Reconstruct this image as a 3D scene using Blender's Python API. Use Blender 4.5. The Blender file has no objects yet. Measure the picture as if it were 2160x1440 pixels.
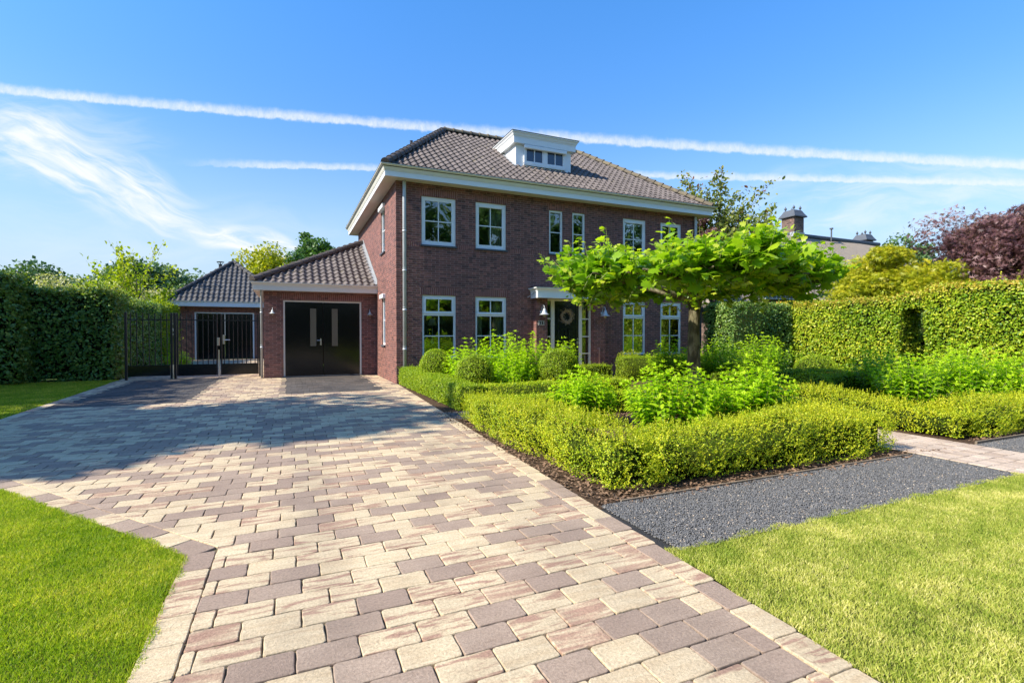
import bpy, math, random
import numpy as np
from mathutils import Vector, Matrix

S = bpy.context.scene
COL = S.collection
R = math.radians
rng = np.random.default_rng(7)
random.seed(7)

# ------------------------------------------------------------------ camera
cam = bpy.data.cameras.new('camera')
cam.sensor_width = 36.0
cam.lens = 17.75
cam.clip_start = 0.05
cam.clip_end = 2000
camo = bpy.data.objects.new('camera', cam)
COL.objects.link(camo)
camo.location = (-2.73, -13.6, 1.35)
camo.rotation_euler = (R(90 - 0.915), 0, R(-23.8))
S.camera = camo

# ------------------------------------------------------------------ light
SUN_EL, SUN_AZ = 40.0, 1.5          # azimuth measured from -X, turned towards -Y
sdir = Vector((-math.cos(R(SUN_EL)) * math.cos(R(SUN_AZ)), -math.cos(R(SUN_EL)) * math.sin(R(SUN_AZ)), math.sin(R(SUN_EL))))
sl = bpy.data.lights.new('sun', 'SUN')
sl.energy = 3.45
sl.angle = R(0.55)
sl.color = (1.0, 0.93, 0.80)
so = bpy.data.objects.new('sun', sl)
COL.objects.link(so)
so.rotation_euler = sdir.to_track_quat('Z', 'Y').to_euler()
so.location = (-20, -5, 20)

W = bpy.data.worlds.new('World')
S.world = W
W.use_nodes = True
S.view_settings.view_transform = 'Standard'
S.view_settings.look = 'None'
S.view_settings.gamma = 1
S.view_settings.exposure = 1.32


class NT:
    """small node helper"""
    def __init__(s, tree):
        s.t = tree
        s.n = tree.nodes
        s.l = tree.links

    def add(s, typ, props=None, **ins):
        nd = s.n.new(typ)
        for k, v in (props or {}).items():
            setattr(nd, k, v)
        for k, v in ins.items():
            s.put(nd, k, v)
        return nd

    def put(s, nd, k, v):
        if isinstance(k, str) and k[0] == 'i' and k[1:].isdigit():
            sock = nd.inputs[int(k[1:])]
        else:
            sock = nd.inputs[k.replace('_', ' ')]
        if isinstance(v, bpy.types.NodeSocket):
            s.l.new(v, sock)
        else:
            sock.default_value = v

    def m(s, op, a, b=0.0, c=0.0, clamp=False):
        nd = s.add('ShaderNodeMath', {'operation': op, 'use_clamp': clamp}, i0=a, i1=b, i2=c)
        return nd.outputs[0]

    def dot(s, v, c):
        nd = s.add('ShaderNodeVectorMath', {'operation': 'DOT_PRODUCT'}, i0=v, i1=c)
        return nd.outputs['Value']

    def sstep(s, x, a, b):
        nd = s.add('ShaderNodeMapRange', {'interpolation_type': 'SMOOTHSTEP'}, Value=x, From_Min=a, From_Max=b)
        return nd.outputs[0]

    def mix(s, f, a, b, mode='MIX'):
        nd = s.add('ShaderNodeMix', {'data_type': 'RGBA', 'blend_type': mode}, i0=f, i6=a, i7=b)
        return nd.outputs[2]

    def noise(s, vec, scale, detail=3.0, rough=0.5, out=0, dist=0.0):
        nd = s.add('ShaderNodeTexNoise', None, Scale=scale, Detail=detail, Roughness=rough, Distortion=dist)
        if vec is not None:
            s.put(nd, 'Vector', vec)
        return nd.outputs[out]

    def scale(s, vec, xyz, loc=(0, 0, 0), rot=(0, 0, 0)):
        nd = s.add('ShaderNodeMapping', None, Vector=vec, Scale=xyz, Location=loc, Rotation=rot)
        return nd.outputs[0]


def rgb(r, g, b):
    return (r, g, b, 1.0)


# sky: Nishita + thin cirrus and two contrails laid out by direction
wn = NT(W.node_tree)
W.node_tree.nodes.clear()
sky = wn.add('ShaderNodeTexSky', {'sky_type': 'NISHITA', 'sun_disc': False, 'sun_elevation': R(SUN_EL),
                                  'sun_rotation': R(270 - SUN_AZ), 'altitude': 0.0, 'air_density': 1.0,
                                  'dust_density': 0.35, 'ozone_density': 2.2})
skyc = wn.add('ShaderNodeHueSaturation', None, Saturation=1.30, Value=1.05, Color=sky.outputs[0]).outputs[0]
skyc = wn.mix(1.0, skyc, rgb(0.92, 0.98, 1.06), 'MULTIPLY')
upz = wn.dot(wn.add('ShaderNodeTexCoord').outputs['Generated'], (0, 0, 1))
pale = wn.mix(1.0, wn.add('ShaderNodeHueSaturation', None, Saturation=1.12, Value=0.56, Color=sky.outputs[0]).outputs[0], rgb(0.92, 0.94, 1.10), 'MULTIPLY')
pale = wn.mix(wn.sstep(upz, 0.02, 0.42), rgb(1.95, 2.5, 3.05), pale)
skyc = wn.mix(wn.sstep(upz, 0.0, 0.62), pale, skyc)
geo = wn.add('ShaderNodeTexCoord').outputs['Generated']
cy, sy = math.cos(R(23.8)), math.sin(R(23.8))
fw = wn.dot(geo, (sy, cy, 0))
rt = wn.dot(geo, (cy, -sy, 0))
up = wn.dot(geo, (0, 0, 1))
fwc = wn.m('MAXIMUM', fw, 0.05)
u = wn.m('DIVIDE', rt, fwc)
v = wn.m('DIVIDE', up, fwc)
uv = wn.add('ShaderNodeCombineXYZ', None, X=u, Y=v).outputs[0]
front = wn.sstep(fw, 0.1, 0.3)


def contrail(u0, v0, u1, v1, curve, wlo, whi, dens, seed, ustart=None):
    """wispy line; crisp lower edge, feathered upper one"""
    k = (v1 - v0) / (u1 - u0)
    t = wn.m('SUBTRACT', u, u0)
    line = wn.m('ADD', wn.m('MULTIPLY', t, k), v0)
    t2 = wn.m('MULTIPLY', wn.m('MULTIPLY', wn.m('SUBTRACT', u, u0), wn.m('SUBTRACT', u, u1)), curve)
    line = wn.m('ADD', line, t2)
    d = wn.m('SUBTRACT', v, line)
    tex = wn.scale(uv, (1, 1, 1), (seed, seed * 2, 0))
    n1 = wn.noise(tex, 34.0, 8.0, 0.68)
    n2 = wn.noise(wn.scale(tex, (1, 0.5, 1), rot=(0, 0, 0.5)), 90.0, 6.0, 0.75)
    d = wn.m('SUBTRACT', d, wn.m('MULTIPLY', wn.m('SUBTRACT', n1, 0.5), 0.018))
    lo = wn.sstep(d, -wlo, -wlo * 0.2)
    hi = wn.m('SUBTRACT', 1.0, wn.sstep(d, whi * 0.05, whi))
    a = wn.m('MULTIPLY', lo, hi)
    a = wn.m('MULTIPLY', a, wn.m('ADD', 0.15, wn.m('MULTIPLY', n2, 1.6)))
    if ustart is not None:
        a = wn.m('MULTIPLY', a, wn.sstep(u, ustart[0], ustart[1]))
    return wn.m('MULTIPLY', a, dens, clamp=True)


a1 = contrail(-1.014, 0.477, 1.014, 0.328, 0.012, 0.008, 0.019, 0.66, 3.1)
a2 = contrail(-0.65, 0.334, 1.014, 0.294, 0.004, 0.005, 0.014, 0.60, 9.7, (-0.68, -0.45))


def cirrus(cu, cv, ang, lu, lv, dens, seed, sc=3.0):
    p = wn.scale(uv, (1, 1, 1), (0, 0, 0))
    du = wn.m('SUBTRACT', u, cu)
    dv = wn.m('SUBTRACT', v, cv)
    ca, sa = math.cos(R(ang)), math.sin(R(ang))
    a = wn.m('ADD', wn.m('MULTIPLY', du, ca), wn.m('MULTIPLY', dv, sa))
    b = wn.m('SUBTRACT', wn.m('MULTIPLY', dv, ca), wn.m('MULTIPLY', du, sa))
    w = wn.noise(uv, 2.6, 3.0, 0.5)
    b = wn.m('ADD', b, wn.m('MULTIPLY', wn.m('SUBTRACT', w, 0.5), 0.16))
    ea = wn.m('POWER', wn.m('ABSOLUTE', wn.m('DIVIDE', a, lu)), 2.0)
    eb = wn.m('POWER', wn.m('ABSOLUTE', wn.m('DIVIDE', b, lv)), 2.0)
    e = wn.m('SUBTRACT', 1.0, wn.sstep(wn.m('ADD', ea, eb), 0.05, 1.0))
    q = wn.add('ShaderNodeCombineXYZ', None, X=wn.m('MULTIPLY', a, sc), Y=wn.m('MULTIPLY', b, sc * 5), Z=seed).outputs[0]
    n = wn.noise(q, 2.2, 8.0, 0.62, dist=0.6)
    n = wn.sstep(n, 0.30, 0.75)
    return wn.m('MULTIPLY', wn.m('MULTIPLY', e, n), dens, clamp=True)


cl = [a1, a2,
      cirrus(-0.84, 0.318, -22, 0.36, 0.075, 1.3, 1.0, 2.8),
      cirrus(-0.98, 0.37, 0, 0.36, 0.11, 0.45, 4.0, 2.0),
      cirrus(-0.51, 0.185, -12, 0.17, 0.035, 1.5, 2.3, 4.0),
      cirrus(-0.7, 0.20, 2, 0.5, 0.10, 0.22, 7.0, 2.0),
      cirrus(0.62, 0.235, 6, 0.62, 0.10, 0.5, 5.5, 2.5),
      cirrus(0.95, 0.30, -3, 0.3, 0.06, 0.4, 8.5, 2.5)]
inv = None
for a in cl:
    f = wn.m('SUBTRACT', 1.0, a)
    inv = f if inv is None else wn.m('MULTIPLY', inv, f)
cloud = wn.m('MULTIPLY', wn.m('SUBTRACT', 1.0, inv), front)
cloudcol = rgb(3.3, 3.45, 3.6)
final = wn.mix(cloud, skyc, cloudcol)
bg = wn.add('ShaderNodeBackground', None, Color=final, Strength=0.119)
wo = wn.add('ShaderNodeOutputWorld')
W.node_tree.links.new(bg.outputs[0], wo.inputs[0])

# ------------------------------------------------------------------ materials
MATS = {}


def mat(name, fn):
    if name in MATS:
        return MATS[name]
    m = bpy.data.materials.new(name)
    m.use_nodes = True
    m.node_tree.nodes.clear()
    n = NT(m.node_tree)
    out = n.add('ShaderNodeOutputMaterial')
    sh = fn(n)
    m.node_tree.links.new(sh, out.inputs[0])
    MATS[name] = m
    return m


def principled(n, **k):
    return n.add('ShaderNodeBsdfPrincipled', None, **k)


def pos(n):
    return n.add('ShaderNodeNewGeometry').outputs['Position']


def bump(n, h, dist, strength=1.0):
    return n.add('ShaderNodeBump', None, Height=h, Distance=dist, Strength=strength).outputs[0]


def simple(name, col, rough=0.5, metal=0.0, var=0.12, vs=6.0, bmp=0.0, bs=60.0, spec=0.5):
    def fn(n):
        p = pos(n)
        f = n.noise(p, vs, 5.0, 0.6)
        c = n.mix(f, rgb(*[c * (1 - var) for c in col]), rgb(*[min(1, c * (1 + var)) for c in col]))
        k = dict(Base_Color=c, Roughness=rough, Metallic=metal, Specular_IOR_Level=spec)
        if bmp:
            k['Normal'] = bump(n, n.noise(p, bs, 4.0), bmp)
        return principled(n, **k).outputs[0]
    return mat(name, fn)


def leafmat(name, c0, c1, c2, tip=None, trans=0.42, rough=0.42, ps=0.8, spec=0.35, amp=0.9):
    """c0..c1..c2 by the leaf's own random value, drifting with place"""
    def fn(n):
        at = n.add('ShaderNodeAttribute', {'attribute_name': 'rnd'}).outputs['Fac']
        p = pos(n)
        nz = n.noise(p, ps, 4.0, 0.6)
        f = n.m('ADD', at, n.m('MULTIPLY', n.m('SUBTRACT', nz, 0.5), amp), clamp=True)
        cr = n.add('ShaderNodeValToRGB', None, Fac=f)
        e = cr.color_ramp.elements
        e[0].position = 0.05
        e[0].color = rgb(*c0)
        e[1].position = 0.95
        e[1].color = rgb(*c2)
        x = e.new(0.5)
        x.color = rgb(*c1)
        c = cr.outputs[0]
        if tip:
            ta = n.add('ShaderNodeAttribute', {'attribute_name': 'tip'}).outputs['Fac']
            c = n.mix(ta, c, rgb(*tip))
        pr = principled(n, Base_Color=c, Roughness=rough, Specular_IOR_Level=spec).outputs[0]
        tc = n.mix(1.0, c, rgb(1.15, 1.25, 0.45), 'MULTIPLY')
        tr = n.add('ShaderNodeBsdfTranslucent', None, Color=tc).outputs[0]
        return n.add('ShaderNodeMixShader', None, i0=trans, i1=pr, i2=tr).outputs[0]
    return mat(name, fn)


def brickmat(name, ca, cb, mortar, bw=0.215, rh=0.0605, rough=0.75, upright=False, spots=0.0):
    def fn(n):
        p = pos(n)
        sx = n.add('ShaderNodeSeparateXYZ', None, Vector=p)
        uu = n.m('ADD', sx.outputs[0], sx.outputs[1])
        if upright:
            q = n.add('ShaderNodeCombineXYZ', None, X=sx.outputs[2], Y=uu).outputs[0]
        else:
            q = n.add('ShaderNodeCombineXYZ', None, X=uu, Y=sx.outputs[2]).outputs[0]
        wob = n.noise(p, 9.0, 2.0, 0.5, out=1)
        q2 = n.add('ShaderNodeVectorMath', {'operation': 'MULTIPLY_ADD'}, i0=wob, i1=(0.006, 0.006, 0.0), i2=q).outputs[0]
        br = n.add('ShaderNodeTexBrick', {'offset': 0.0 if upright else 0.5}, Vector=q2, Scale=1.0, Mortar_Size=0.0058,
                   Mortar_Smooth=0.35, Bias=0.0, Brick_Width=bw * (3 if upright else 1), Row_Height=rh,
                   Color1=rgb(*ca), Color2=rgb(*cb), Mortar=rgb(*mortar))
        n1 = n.noise(p, 1.3, 4.0, 0.6)
        n2 = n.noise(p, 90.0, 4.0, 0.7)
        cell = n.add('ShaderNodeCombineXYZ', None, X=n.m('FLOOR', n.m('DIVIDE', uu, bw / 2)), Y=n.m('FLOOR', n.m('DIVIDE', sx.outputs[2], rh))).outputs[0]
        wn_ = n.add('ShaderNodeTexWhiteNoise', {'noise_dimensions': '2D'}, Vector=cell).outputs[0]
        c = n.mix(1.0, br.outputs[0], n.mix(n1, rgb(0.78, 0.78, 0.8), rgb(1.2, 1.18, 1.15)), 'MULTIPLY')
        c = n.mix(1.0, c, n.mix(n2, rgb(0.8, 0.8, 0.8), rgb(1.2, 1.2, 1.2)), 'MULTIPLY')
        c = n.mix(n.m('MULTIPLY', n.sstep(wn_, 0.86, 0.92), 0.35), c, rgb(*[x * 1.9 for x in ca]))
        c = n.mix(n.m('MULTIPLY', n.m('LESS_THAN', wn_, 0.10), 0.4), c, rgb(0.03, 0.022, 0.024))
        h = n.m('SUBTRACT', n.m('MULTIPLY', n2, 0.25), br.outputs[1])
        nn = n.noise(n.scale(p, (4.6, 4.6, 16.5)), 1.0, 1.0)
        h = n.m('ADD', h, n.m('MULTIPLY', nn, 1.2))
        nrm = bump(n, h, 0.008, 1.0)
        return principled(n, Base_Color=c, Roughness=rough, Normal=nrm, Specular_IOR_Level=0.35).outputs[0]
    return mat(name, fn)


M_brick = brickmat('brick', (0.225, 0.092, 0.072), (0.130, 0.058, 0.050), (0.35, 0.235, 0.20))
M_brick2 = brickmat('brick upright', (0.235, 0.092, 0.072), (0.17, 0.068, 0.056), (0.40, 0.27, 0.23), bw=0.2, rh=0.0605, upright=True)
M_brickN = brickmat('brick brown', (0.16, 0.10, 0.075), (0.09, 0.055, 0.045), (0.3, 0.26, 0.22), bw=0.25, rh=0.08)
M_white = simple('white paint', (0.78, 0.80, 0.80), 0.35, var=0.05, vs=3)
M_cream = simple('cream paint and bounce tint', (0.74, 0.71, 0.62), 0.4, var=0.05, vs=3)  # cream woodwork; on the crown moulding it replaces ground bounce
M_soffit = simple('soffit paint', (0.66, 0.60, 0.54), 0.55, var=0.05, vs=3)
M_zinc = simple('zinc', (0.46, 0.49, 0.50), 0.45, 0.25, var=0.2, vs=7)
M_darkzinc = simple('dark zinc', (0.06, 0.065, 0.07), 0.5, 0.5, var=0.2)
M_lead = simple('lead flashing', (0.34, 0.35, 0.36), 0.6, 0.3, var=0.35, vs=9, bmp=0.01, bs=20)
M_blackpaint = simple('black gloss paint', (0.006, 0.007, 0.008), 0.13, var=0.2, vs=2, bmp=0.0015, bs=2.2)
M_blackmetal = simple('black metal', (0.012, 0.012, 0.014), 0.32, var=0.2)
M_green = simple('dark green paint', (0.008, 0.013, 0.011), 0.14, var=0.2)
M_steel = simple('brushed steel', (0.62, 0.6, 0.56), 0.28, 0.9, var=0.08)
M_frost = simple('frosted glass', (0.13, 0.12, 0.085), 0.35, var=0.12, vs=5)
M_dark = simple('dark interior', (0.035, 0.032, 0.03), 0.9)
M_wallin = simple('room wall', (0.30, 0.26, 0.21), 0.9)
M_curtain = simple('curtain', (0.55, 0.52, 0.42), 0.9)
M_lampshade = simple('lampshade', (0.85, 0.83, 0.75), 0.8)
M_slate = simple('slate cap', (0.07, 0.08, 0.095), 0.6, var=0.3, vs=8)
M_sign = simple('enamel black', (0.01, 0.01, 0.012), 0.25)
M_signw = simple('enamel white', (0.8, 0.8, 0.78), 0.3)
M_pot = simple('grey pot', (0.13, 0.14, 0.15), 0.6, bmp=0.004)
M_copper = simple('copper', (0.45, 0.24, 0.19), 0.45, 0.4)
M_wood = simple('edging wood', (0.20, 0.15, 0.10), 0.9, var=0.4, vs=15, bmp=0.01)
M_wreath = simple('dry wreath twigs', (0.38, 0.28, 0.17), 0.9, var=0.6, vs=70)
M_core = simple('inner twigs', (0.018, 0.024, 0.009), 1.0, var=0.5, vs=12, spec=0.0)
M_corebox = simple('inner box twigs', (0.05, 0.07, 0.012), 1.0, var=0.5, vs=25, bmp=0.05, bs=30, spec=0.0)
M_stem = simple('green stems', (0.22, 0.26, 0.07), 0.8, var=0.3)


def glassfn(n):
    fr = n.add('ShaderNodeFresnel', None, IOR=1.55).outputs[0]
    f = n.m('ADD', n.m('MULTIPLY', fr, 1.7), 0.05, clamp=True)
    p = pos(n)
    nr = bump(n, n.noise(p, 1.6, 1.0), 0.006, 1.0)
    g = n.add('ShaderNodeBsdfGlossy', None, Roughness=0.01, Color=rgb(0.95, 0.98, 1.0), Normal=nr).outputs[0]
    t = n.add('ShaderNodeBsdfTransparent', None, Color=rgb(0.80, 0.86, 0.82)).outputs[0]
    return n.add('ShaderNodeMixShader', None, i0=f, i1=t, i2=g).outputs[0]


M_glass = mat('window glass', glassfn)


def barkfn(c0, c1, c2, sc):
    def fn(n):
        p = n.scale(pos(n), (1, 1, 0.45))
        a = n.noise(p, sc, 4.0, 0.6)
        b = n.noise(p, sc * 3, 4.0, 0.6)
        cr = n.add('ShaderNodeValToRGB', None, Fac=a)
        e = cr.color_ramp.elements
        e[0].position = 0.36
        e[0].color = rgb(*c0)
        e[1].position = 0.62
        e[1].color = rgb(*c2)
        x = e.new(0.5)
        x.color = rgb(*c1)
        c = n.mix(n.m('MULTIPLY', b, 0.5), cr.outputs[0], rgb(*c0))
        return principled(n, Base_Color=c, Roughness=0.85, Normal=bump(n, b, 0.02)).outputs[0]
    return fn


M_planebark = mat('plane bark', barkfn((0.045, 0.037, 0.016), (0.085, 0.068, 0.03), (0.24, 0.21, 0.12), 7.0))
M_bark = mat('grey brown bark', barkfn((0.05, 0.04, 0.03), (0.09, 0.075, 0.055), (0.15, 0.13, 0.1), 9.0))


def tilefn(c0, c1, moss):
    def fn(n):
        p = pos(n)
        at = n.add('ShaderNodeAttribute', {'attribute_name': 'rnd'}).outputs['Fac']
        a = n.noise(p, 14.0, 5.0, 0.65)
        c = n.mix(n.m('ADD', n.m('MULTIPLY', at, 0.6), n.m('MULTIPLY', a, 0.4)), rgb(*c0), rgb(*c1))
        b = n.noise(p, 3.0, 6.0, 0.75)
        mo = n.sstep(b, 0.56, 0.72)
        c = n.mix(n.m('MULTIPLY', mo, moss), c, rgb(0.24, 0.20, 0.10))
        s = n.sstep(n.noise(p, 60.0, 3.0, 0.6), 0.62, 0.7)
        c = n.mix(n.m('MULTIPLY', s, 0.4), c, rgb(0.32, 0.31, 0.27))
        return principled(n, Base_Color=c, Roughness=0.8, Normal=bump(n, n.noise(p, 120.0, 3.0), 0.004)).outputs[0]
    return fn


M_tile = mat('roof tile', tilefn((0.085, 0.068, 0.062), (0.17, 0.14, 0.125), 0.55))
M_tilecap = mat('ridge tile', tilefn((0.055, 0.046, 0.042), (0.11, 0.09, 0.08), 0.35))
M_tilemoss = mat('mossy ridge tile', tilefn((0.10, 0.08, 0.06), (0.2, 0.16, 0.09), 1.0))
M_tiledark = mat('dark roof tile', tilefn((0.04, 0.039, 0.04), (0.095, 0.09, 0.09), 0.08))


def paverfn(n):
    p = pos(n)
    at = n.add('ShaderNodeAttribute', {'attribute_name': 'rnd'}).outputs['Fac']
    ty = n.add('ShaderNodeAttribute', {'attribute_name': 'kindv'}).outputs['Fac']   # 0 mauve .. 1 cream, 0.5 streaked
    off = n.add('ShaderNodeCombineXYZ', None, X=n.m('MULTIPLY', at, 37.0), Y=n.m('MULTIPLY', at, 91.0)).outputs[0]
    q = n.add('ShaderNodeVectorMath', {'operation': 'ADD'}, i0=p, i1=off).outputs[0]
    st = n.noise(n.scale(q, (3.5, 21.0, 1.0)), 1.0, 4.0, 0.6, dist=0.5)
    grain = n.noise(p, 260.0, 3.0, 0.8)
    grain2 = n.noise(p, 75.0, 4.0, 0.7)
    grey = n.mix(st, rgb(0.30, 0.215, 0.155), rgb(0.43, 0.33, 0.25))
    grey = n.mix(n.m('MULTIPLY', at, 0.5), grey, rgb(0.25, 0.175, 0.135))
    cream = n.mix(n.sstep(st, 0.35, 0.75), rgb(0.60, 0.485, 0.315), rgb(0.52, 0.395, 0.24))
    pink = n.mix(grain2, rgb(0.32, 0.185, 0.125), rgb(0.42, 0.27, 0.19))
    strk = n.mix(n.sstep(st, n.m('SUBTRACT', 0.50, n.m('MULTIPLY', n.sstep(at, 0.5, 1.0), 0.22)), 0.62), cream, pink)
    isg = n.m('LESS_THAN', ty, 0.25)
    iss = n.m('LESS_THAN', n.m('ABSOLUTE', n.m('SUBTRACT', ty, 0.5)), 0.2)
    isd = n.m('GREATER_THAN', ty, 1.5)
    isk = n.m('GREATER_THAN', ty, 2.5)
    c = n.mix(isg, cream, grey)
    c = n.mix(iss, c, strk)
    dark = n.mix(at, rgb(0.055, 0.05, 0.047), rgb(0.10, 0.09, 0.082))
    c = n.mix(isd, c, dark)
    brick = n.mix(at, rgb(0.40, 0.30, 0.225), rgb(0.58, 0.47, 0.37))
    c = n.mix(isk, c, brick)
    c = n.mix(1.0, c, n.mix(n.m('ADD', n.m('MULTIPLY', grain, 0.5), n.m('MULTIPLY', n.sstep(grain2, 0.25, 0.75), 0.5)), rgb(0.52, 0.50, 0.48), rgb(1.45, 1.45, 1.45)), 'MULTIPLY')
    spk = n.sstep(n.noise(p, 120.0, 3.0, 0.6), 0.60, 0.68)
    c = n.mix(n.m('MULTIPLY', spk, 0.45), c, rgb(0.12, 0.085, 0.065))
    dirt = n.sstep(n.noise(p, 1.1, 7.0, 0.72), 0.45, 0.8)
    c = n.mix(n.m('MULTIPLY', dirt, 0.45), c, rgb(0.18, 0.135, 0.10))
    sxp = n.add('ShaderNodeSeparateXYZ', None, Vector=p).outputs[0]
    wobx = n.m('ADD', sxp, n.m('MULTIPLY', n.noise(n.scale(p, (1, .35, 1)), .8, 2.0), .5))
    tr = n.m('MAXIMUM', n.m('SUBTRACT', 1.0, n.sstep(n.m('ABSOLUTE', n.m('ADD', wobx, 0.85)), 0.05, 0.28)), n.m('SUBTRACT', 1.0, n.sstep(n.m('ABSOLUTE', n.m('ADD', wobx, 2.35)), 0.05, 0.28)))
    c = n.mix(n.m('MULTIPLY', tr, n.m('MULTIPLY', n.noise(p, 5.0, 4.0, 0.7), 0.32)), c, rgb(0.14, 0.115, 0.095))
    c = n.mix(1.0, c, n.mix(n.noise(q, 3.0, 2.0), rgb(0.75, 0.74, 0.74), rgb(1.22, 1.22, 1.2)), 'MULTIPLY')
    h = n.m('ADD', n.m('MULTIPLY', grain, 0.6), grain2)
    return principled(n, Base_Color=c, Roughness=0.85, Normal=bump(n, h, 0.0035), Specular_IOR_Level=0.3).outputs[0]


M_paver = mat('concrete paver', paverfn)


def soilfn(c0, c1, sc, b=0.02):
    def fn(n):
        p = pos(n)
        a = n.noise(p, sc, 6.0, 0.7)
        f = n.noise(p, sc * 8, 4.0, 0.7)
        c = n.mix(a, rgb(*c0), rgb(*c1))
        c = n.mix(n.m('MULTIPLY', n.sstep(f, 0.55, 0.75), 0.5), c, rgb(*[x * 1.7 for x in c1]))
        return principled(n, Base_Color=c, Roughness=1.0, Normal=bump(n, f, b), Specular_IOR_Level=0.1).outputs[0]
    return fn


M_soil = mat('garden soil', soilfn((0.045, 0.028, 0.017), (0.15, 0.095, 0.06), 14.0))
M_joint = mat('joint sand', soilfn((0.07, 0.06, 0.028), (0.22, 0.18, 0.12), 18.0, 0.004))
M_gravelbed = mat('gravel bed', soilfn((0.04, 0.04, 0.042), (0.09, 0.09, 0.092), 40.0))
M_lawn = mat('lawn soil', soilfn((0.045, 0.06, 0.01), (0.14, 0.15, 0.03), 9.0))
M_field = mat('field grass', soilfn((0.04, 0.07, 0.015), (0.09, 0.13, 0.03), 0.6))


def pebblefn(n):
    at = n.add('ShaderNodeAttribute', {'attribute_name': 'rnd'}).outputs['Fac']
    cr = n.add('ShaderNodeValToRGB', None, Fac=at)
    e = cr.color_ramp.elements
    e[0].position = 0.0
    e[0].color = rgb(0.075, 0.073, 0.072)
    e[1].position = 1.0
    e[1].color = rgb(0.42, 0.36, 0.28)
    for pz, c in ((0.6, (0.125, 0.123, 0.12)), (0.95, (0.165, 0.162, 0.158)), (0.975, (0.36, 0.28, 0.2))):
        x = e.new(pz)
        x.color = rgb(*c)
    return principled(n, Base_Color=cr.outputs[0], Roughness=0.75).outputs[0]


M_pebble = mat('dark gravel', pebblefn)


def thatchfn(n):
    p = pos(n)
    a = n.noise(n.scale(p, (8, 8, 2)), 4.0, 5.0, 0.7)
    b = n.noise(p, 0.8, 4.0)
    c = n.mix(a, rgb(0.32, 0.25, 0.18), rgb(0.52, 0.42, 0.31))
    c = n.mix(n.m('MULTIPLY', b, 0.5), c, rgb(0.24, 0.2, 0.17))
    return principled(n, Base_Color=c, Roughness=1.0, Normal=bump(n, a, 0.08)).outputs[0]


M_thatch = mat('thatch', thatchfn)

L_beechlit = leafmat('beech leaves', (0.11, 0.24, 0.012), (0.32, 0.44, 0.02), (0.64, 0.62, 0.05), tip=(0.62, 0.38, 0.07), trans=0.35, ps=0.7)  # brighter, yellower beech copy with the sunlight put into its colour
L_beechshade = leafmat('shaded beech leaves', (0.09, 0.19, 0.04), (0.17, 0.30, 0.06), (0.32, 0.43, 0.08), tip=(0.5, 0.42, 0.05), trans=0.35, ps=0.6, rough=.35, spec=.5)  # darker, greener beech copy with the shade put into its colour
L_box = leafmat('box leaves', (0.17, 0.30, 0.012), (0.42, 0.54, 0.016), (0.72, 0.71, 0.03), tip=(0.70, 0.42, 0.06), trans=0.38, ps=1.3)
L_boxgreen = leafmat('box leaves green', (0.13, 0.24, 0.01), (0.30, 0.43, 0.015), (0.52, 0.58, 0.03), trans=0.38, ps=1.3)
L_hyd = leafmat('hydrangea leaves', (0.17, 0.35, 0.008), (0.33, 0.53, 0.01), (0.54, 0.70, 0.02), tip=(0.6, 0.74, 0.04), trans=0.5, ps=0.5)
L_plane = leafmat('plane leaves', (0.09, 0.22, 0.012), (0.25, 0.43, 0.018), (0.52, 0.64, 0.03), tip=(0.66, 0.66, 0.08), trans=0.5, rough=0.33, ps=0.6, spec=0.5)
L_yellow = leafmat('yellow green leaves', (0.18, 0.24, 0.01), (0.36, 0.38, 0.012), (0.55, 0.48, 0.02), trans=0.4, ps=0.4)
L_lime = leafmat('lime leaves', (0.15, 0.24, 0.01), (0.32, 0.40, 0.015), (0.50, 0.52, 0.03), trans=0.5, ps=0.5)
L_dark = leafmat('dark green leaves', (0.04, 0.10, 0.025), (0.08, 0.17, 0.035), (0.14, 0.25, 0.05), trans=0.35, ps=0.3)
L_far = leafmat('distant leaves', (0.05, 0.10, 0.045), (0.09, 0.17, 0.06), (0.16, 0.24, 0.075), trans=0.3, ps=0.12)
L_purple = leafmat('purple maple leaves', (0.06, 0.026, 0.034), (0.16, 0.075, 0.082), (0.36, 0.21, 0.20), trans=0.35, ps=0.5)
L_cherry = leafmat('cherry leaves', (0.09, 0.14, 0.03), (0.19, 0.24, 0.05), (0.34, 0.34, 0.10), tip=(0.2, 0.07, 0.05), trans=0.4, ps=0.6)
L_pale = leafmat('pale blossom shrub leaves', (0.2, 0.26, 0.05), (0.45, 0.44, 0.2), (0.72, 0.66, 0.48), trans=0.4, ps=0.8)
L_grass = leafmat('grass blades', (0.19, 0.31, 0.018), (0.39, 0.47, 0.035), (0.70, 0.62, 0.13), trans=0.45, rough=0.5, ps=1.6, spec=0.25, amp=1.3)
L_grassdry = leafmat('sunburnt grass blades', (0.27, 0.36, 0.04), (0.56, 0.56, 0.12), (0.88, 0.77, 0.36), trans=0.45, rough=0.5, ps=2.6, spec=0.25, amp=1.4)

# ------------------------------------------------------------------ mesh helpers
OFF = {}


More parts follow.
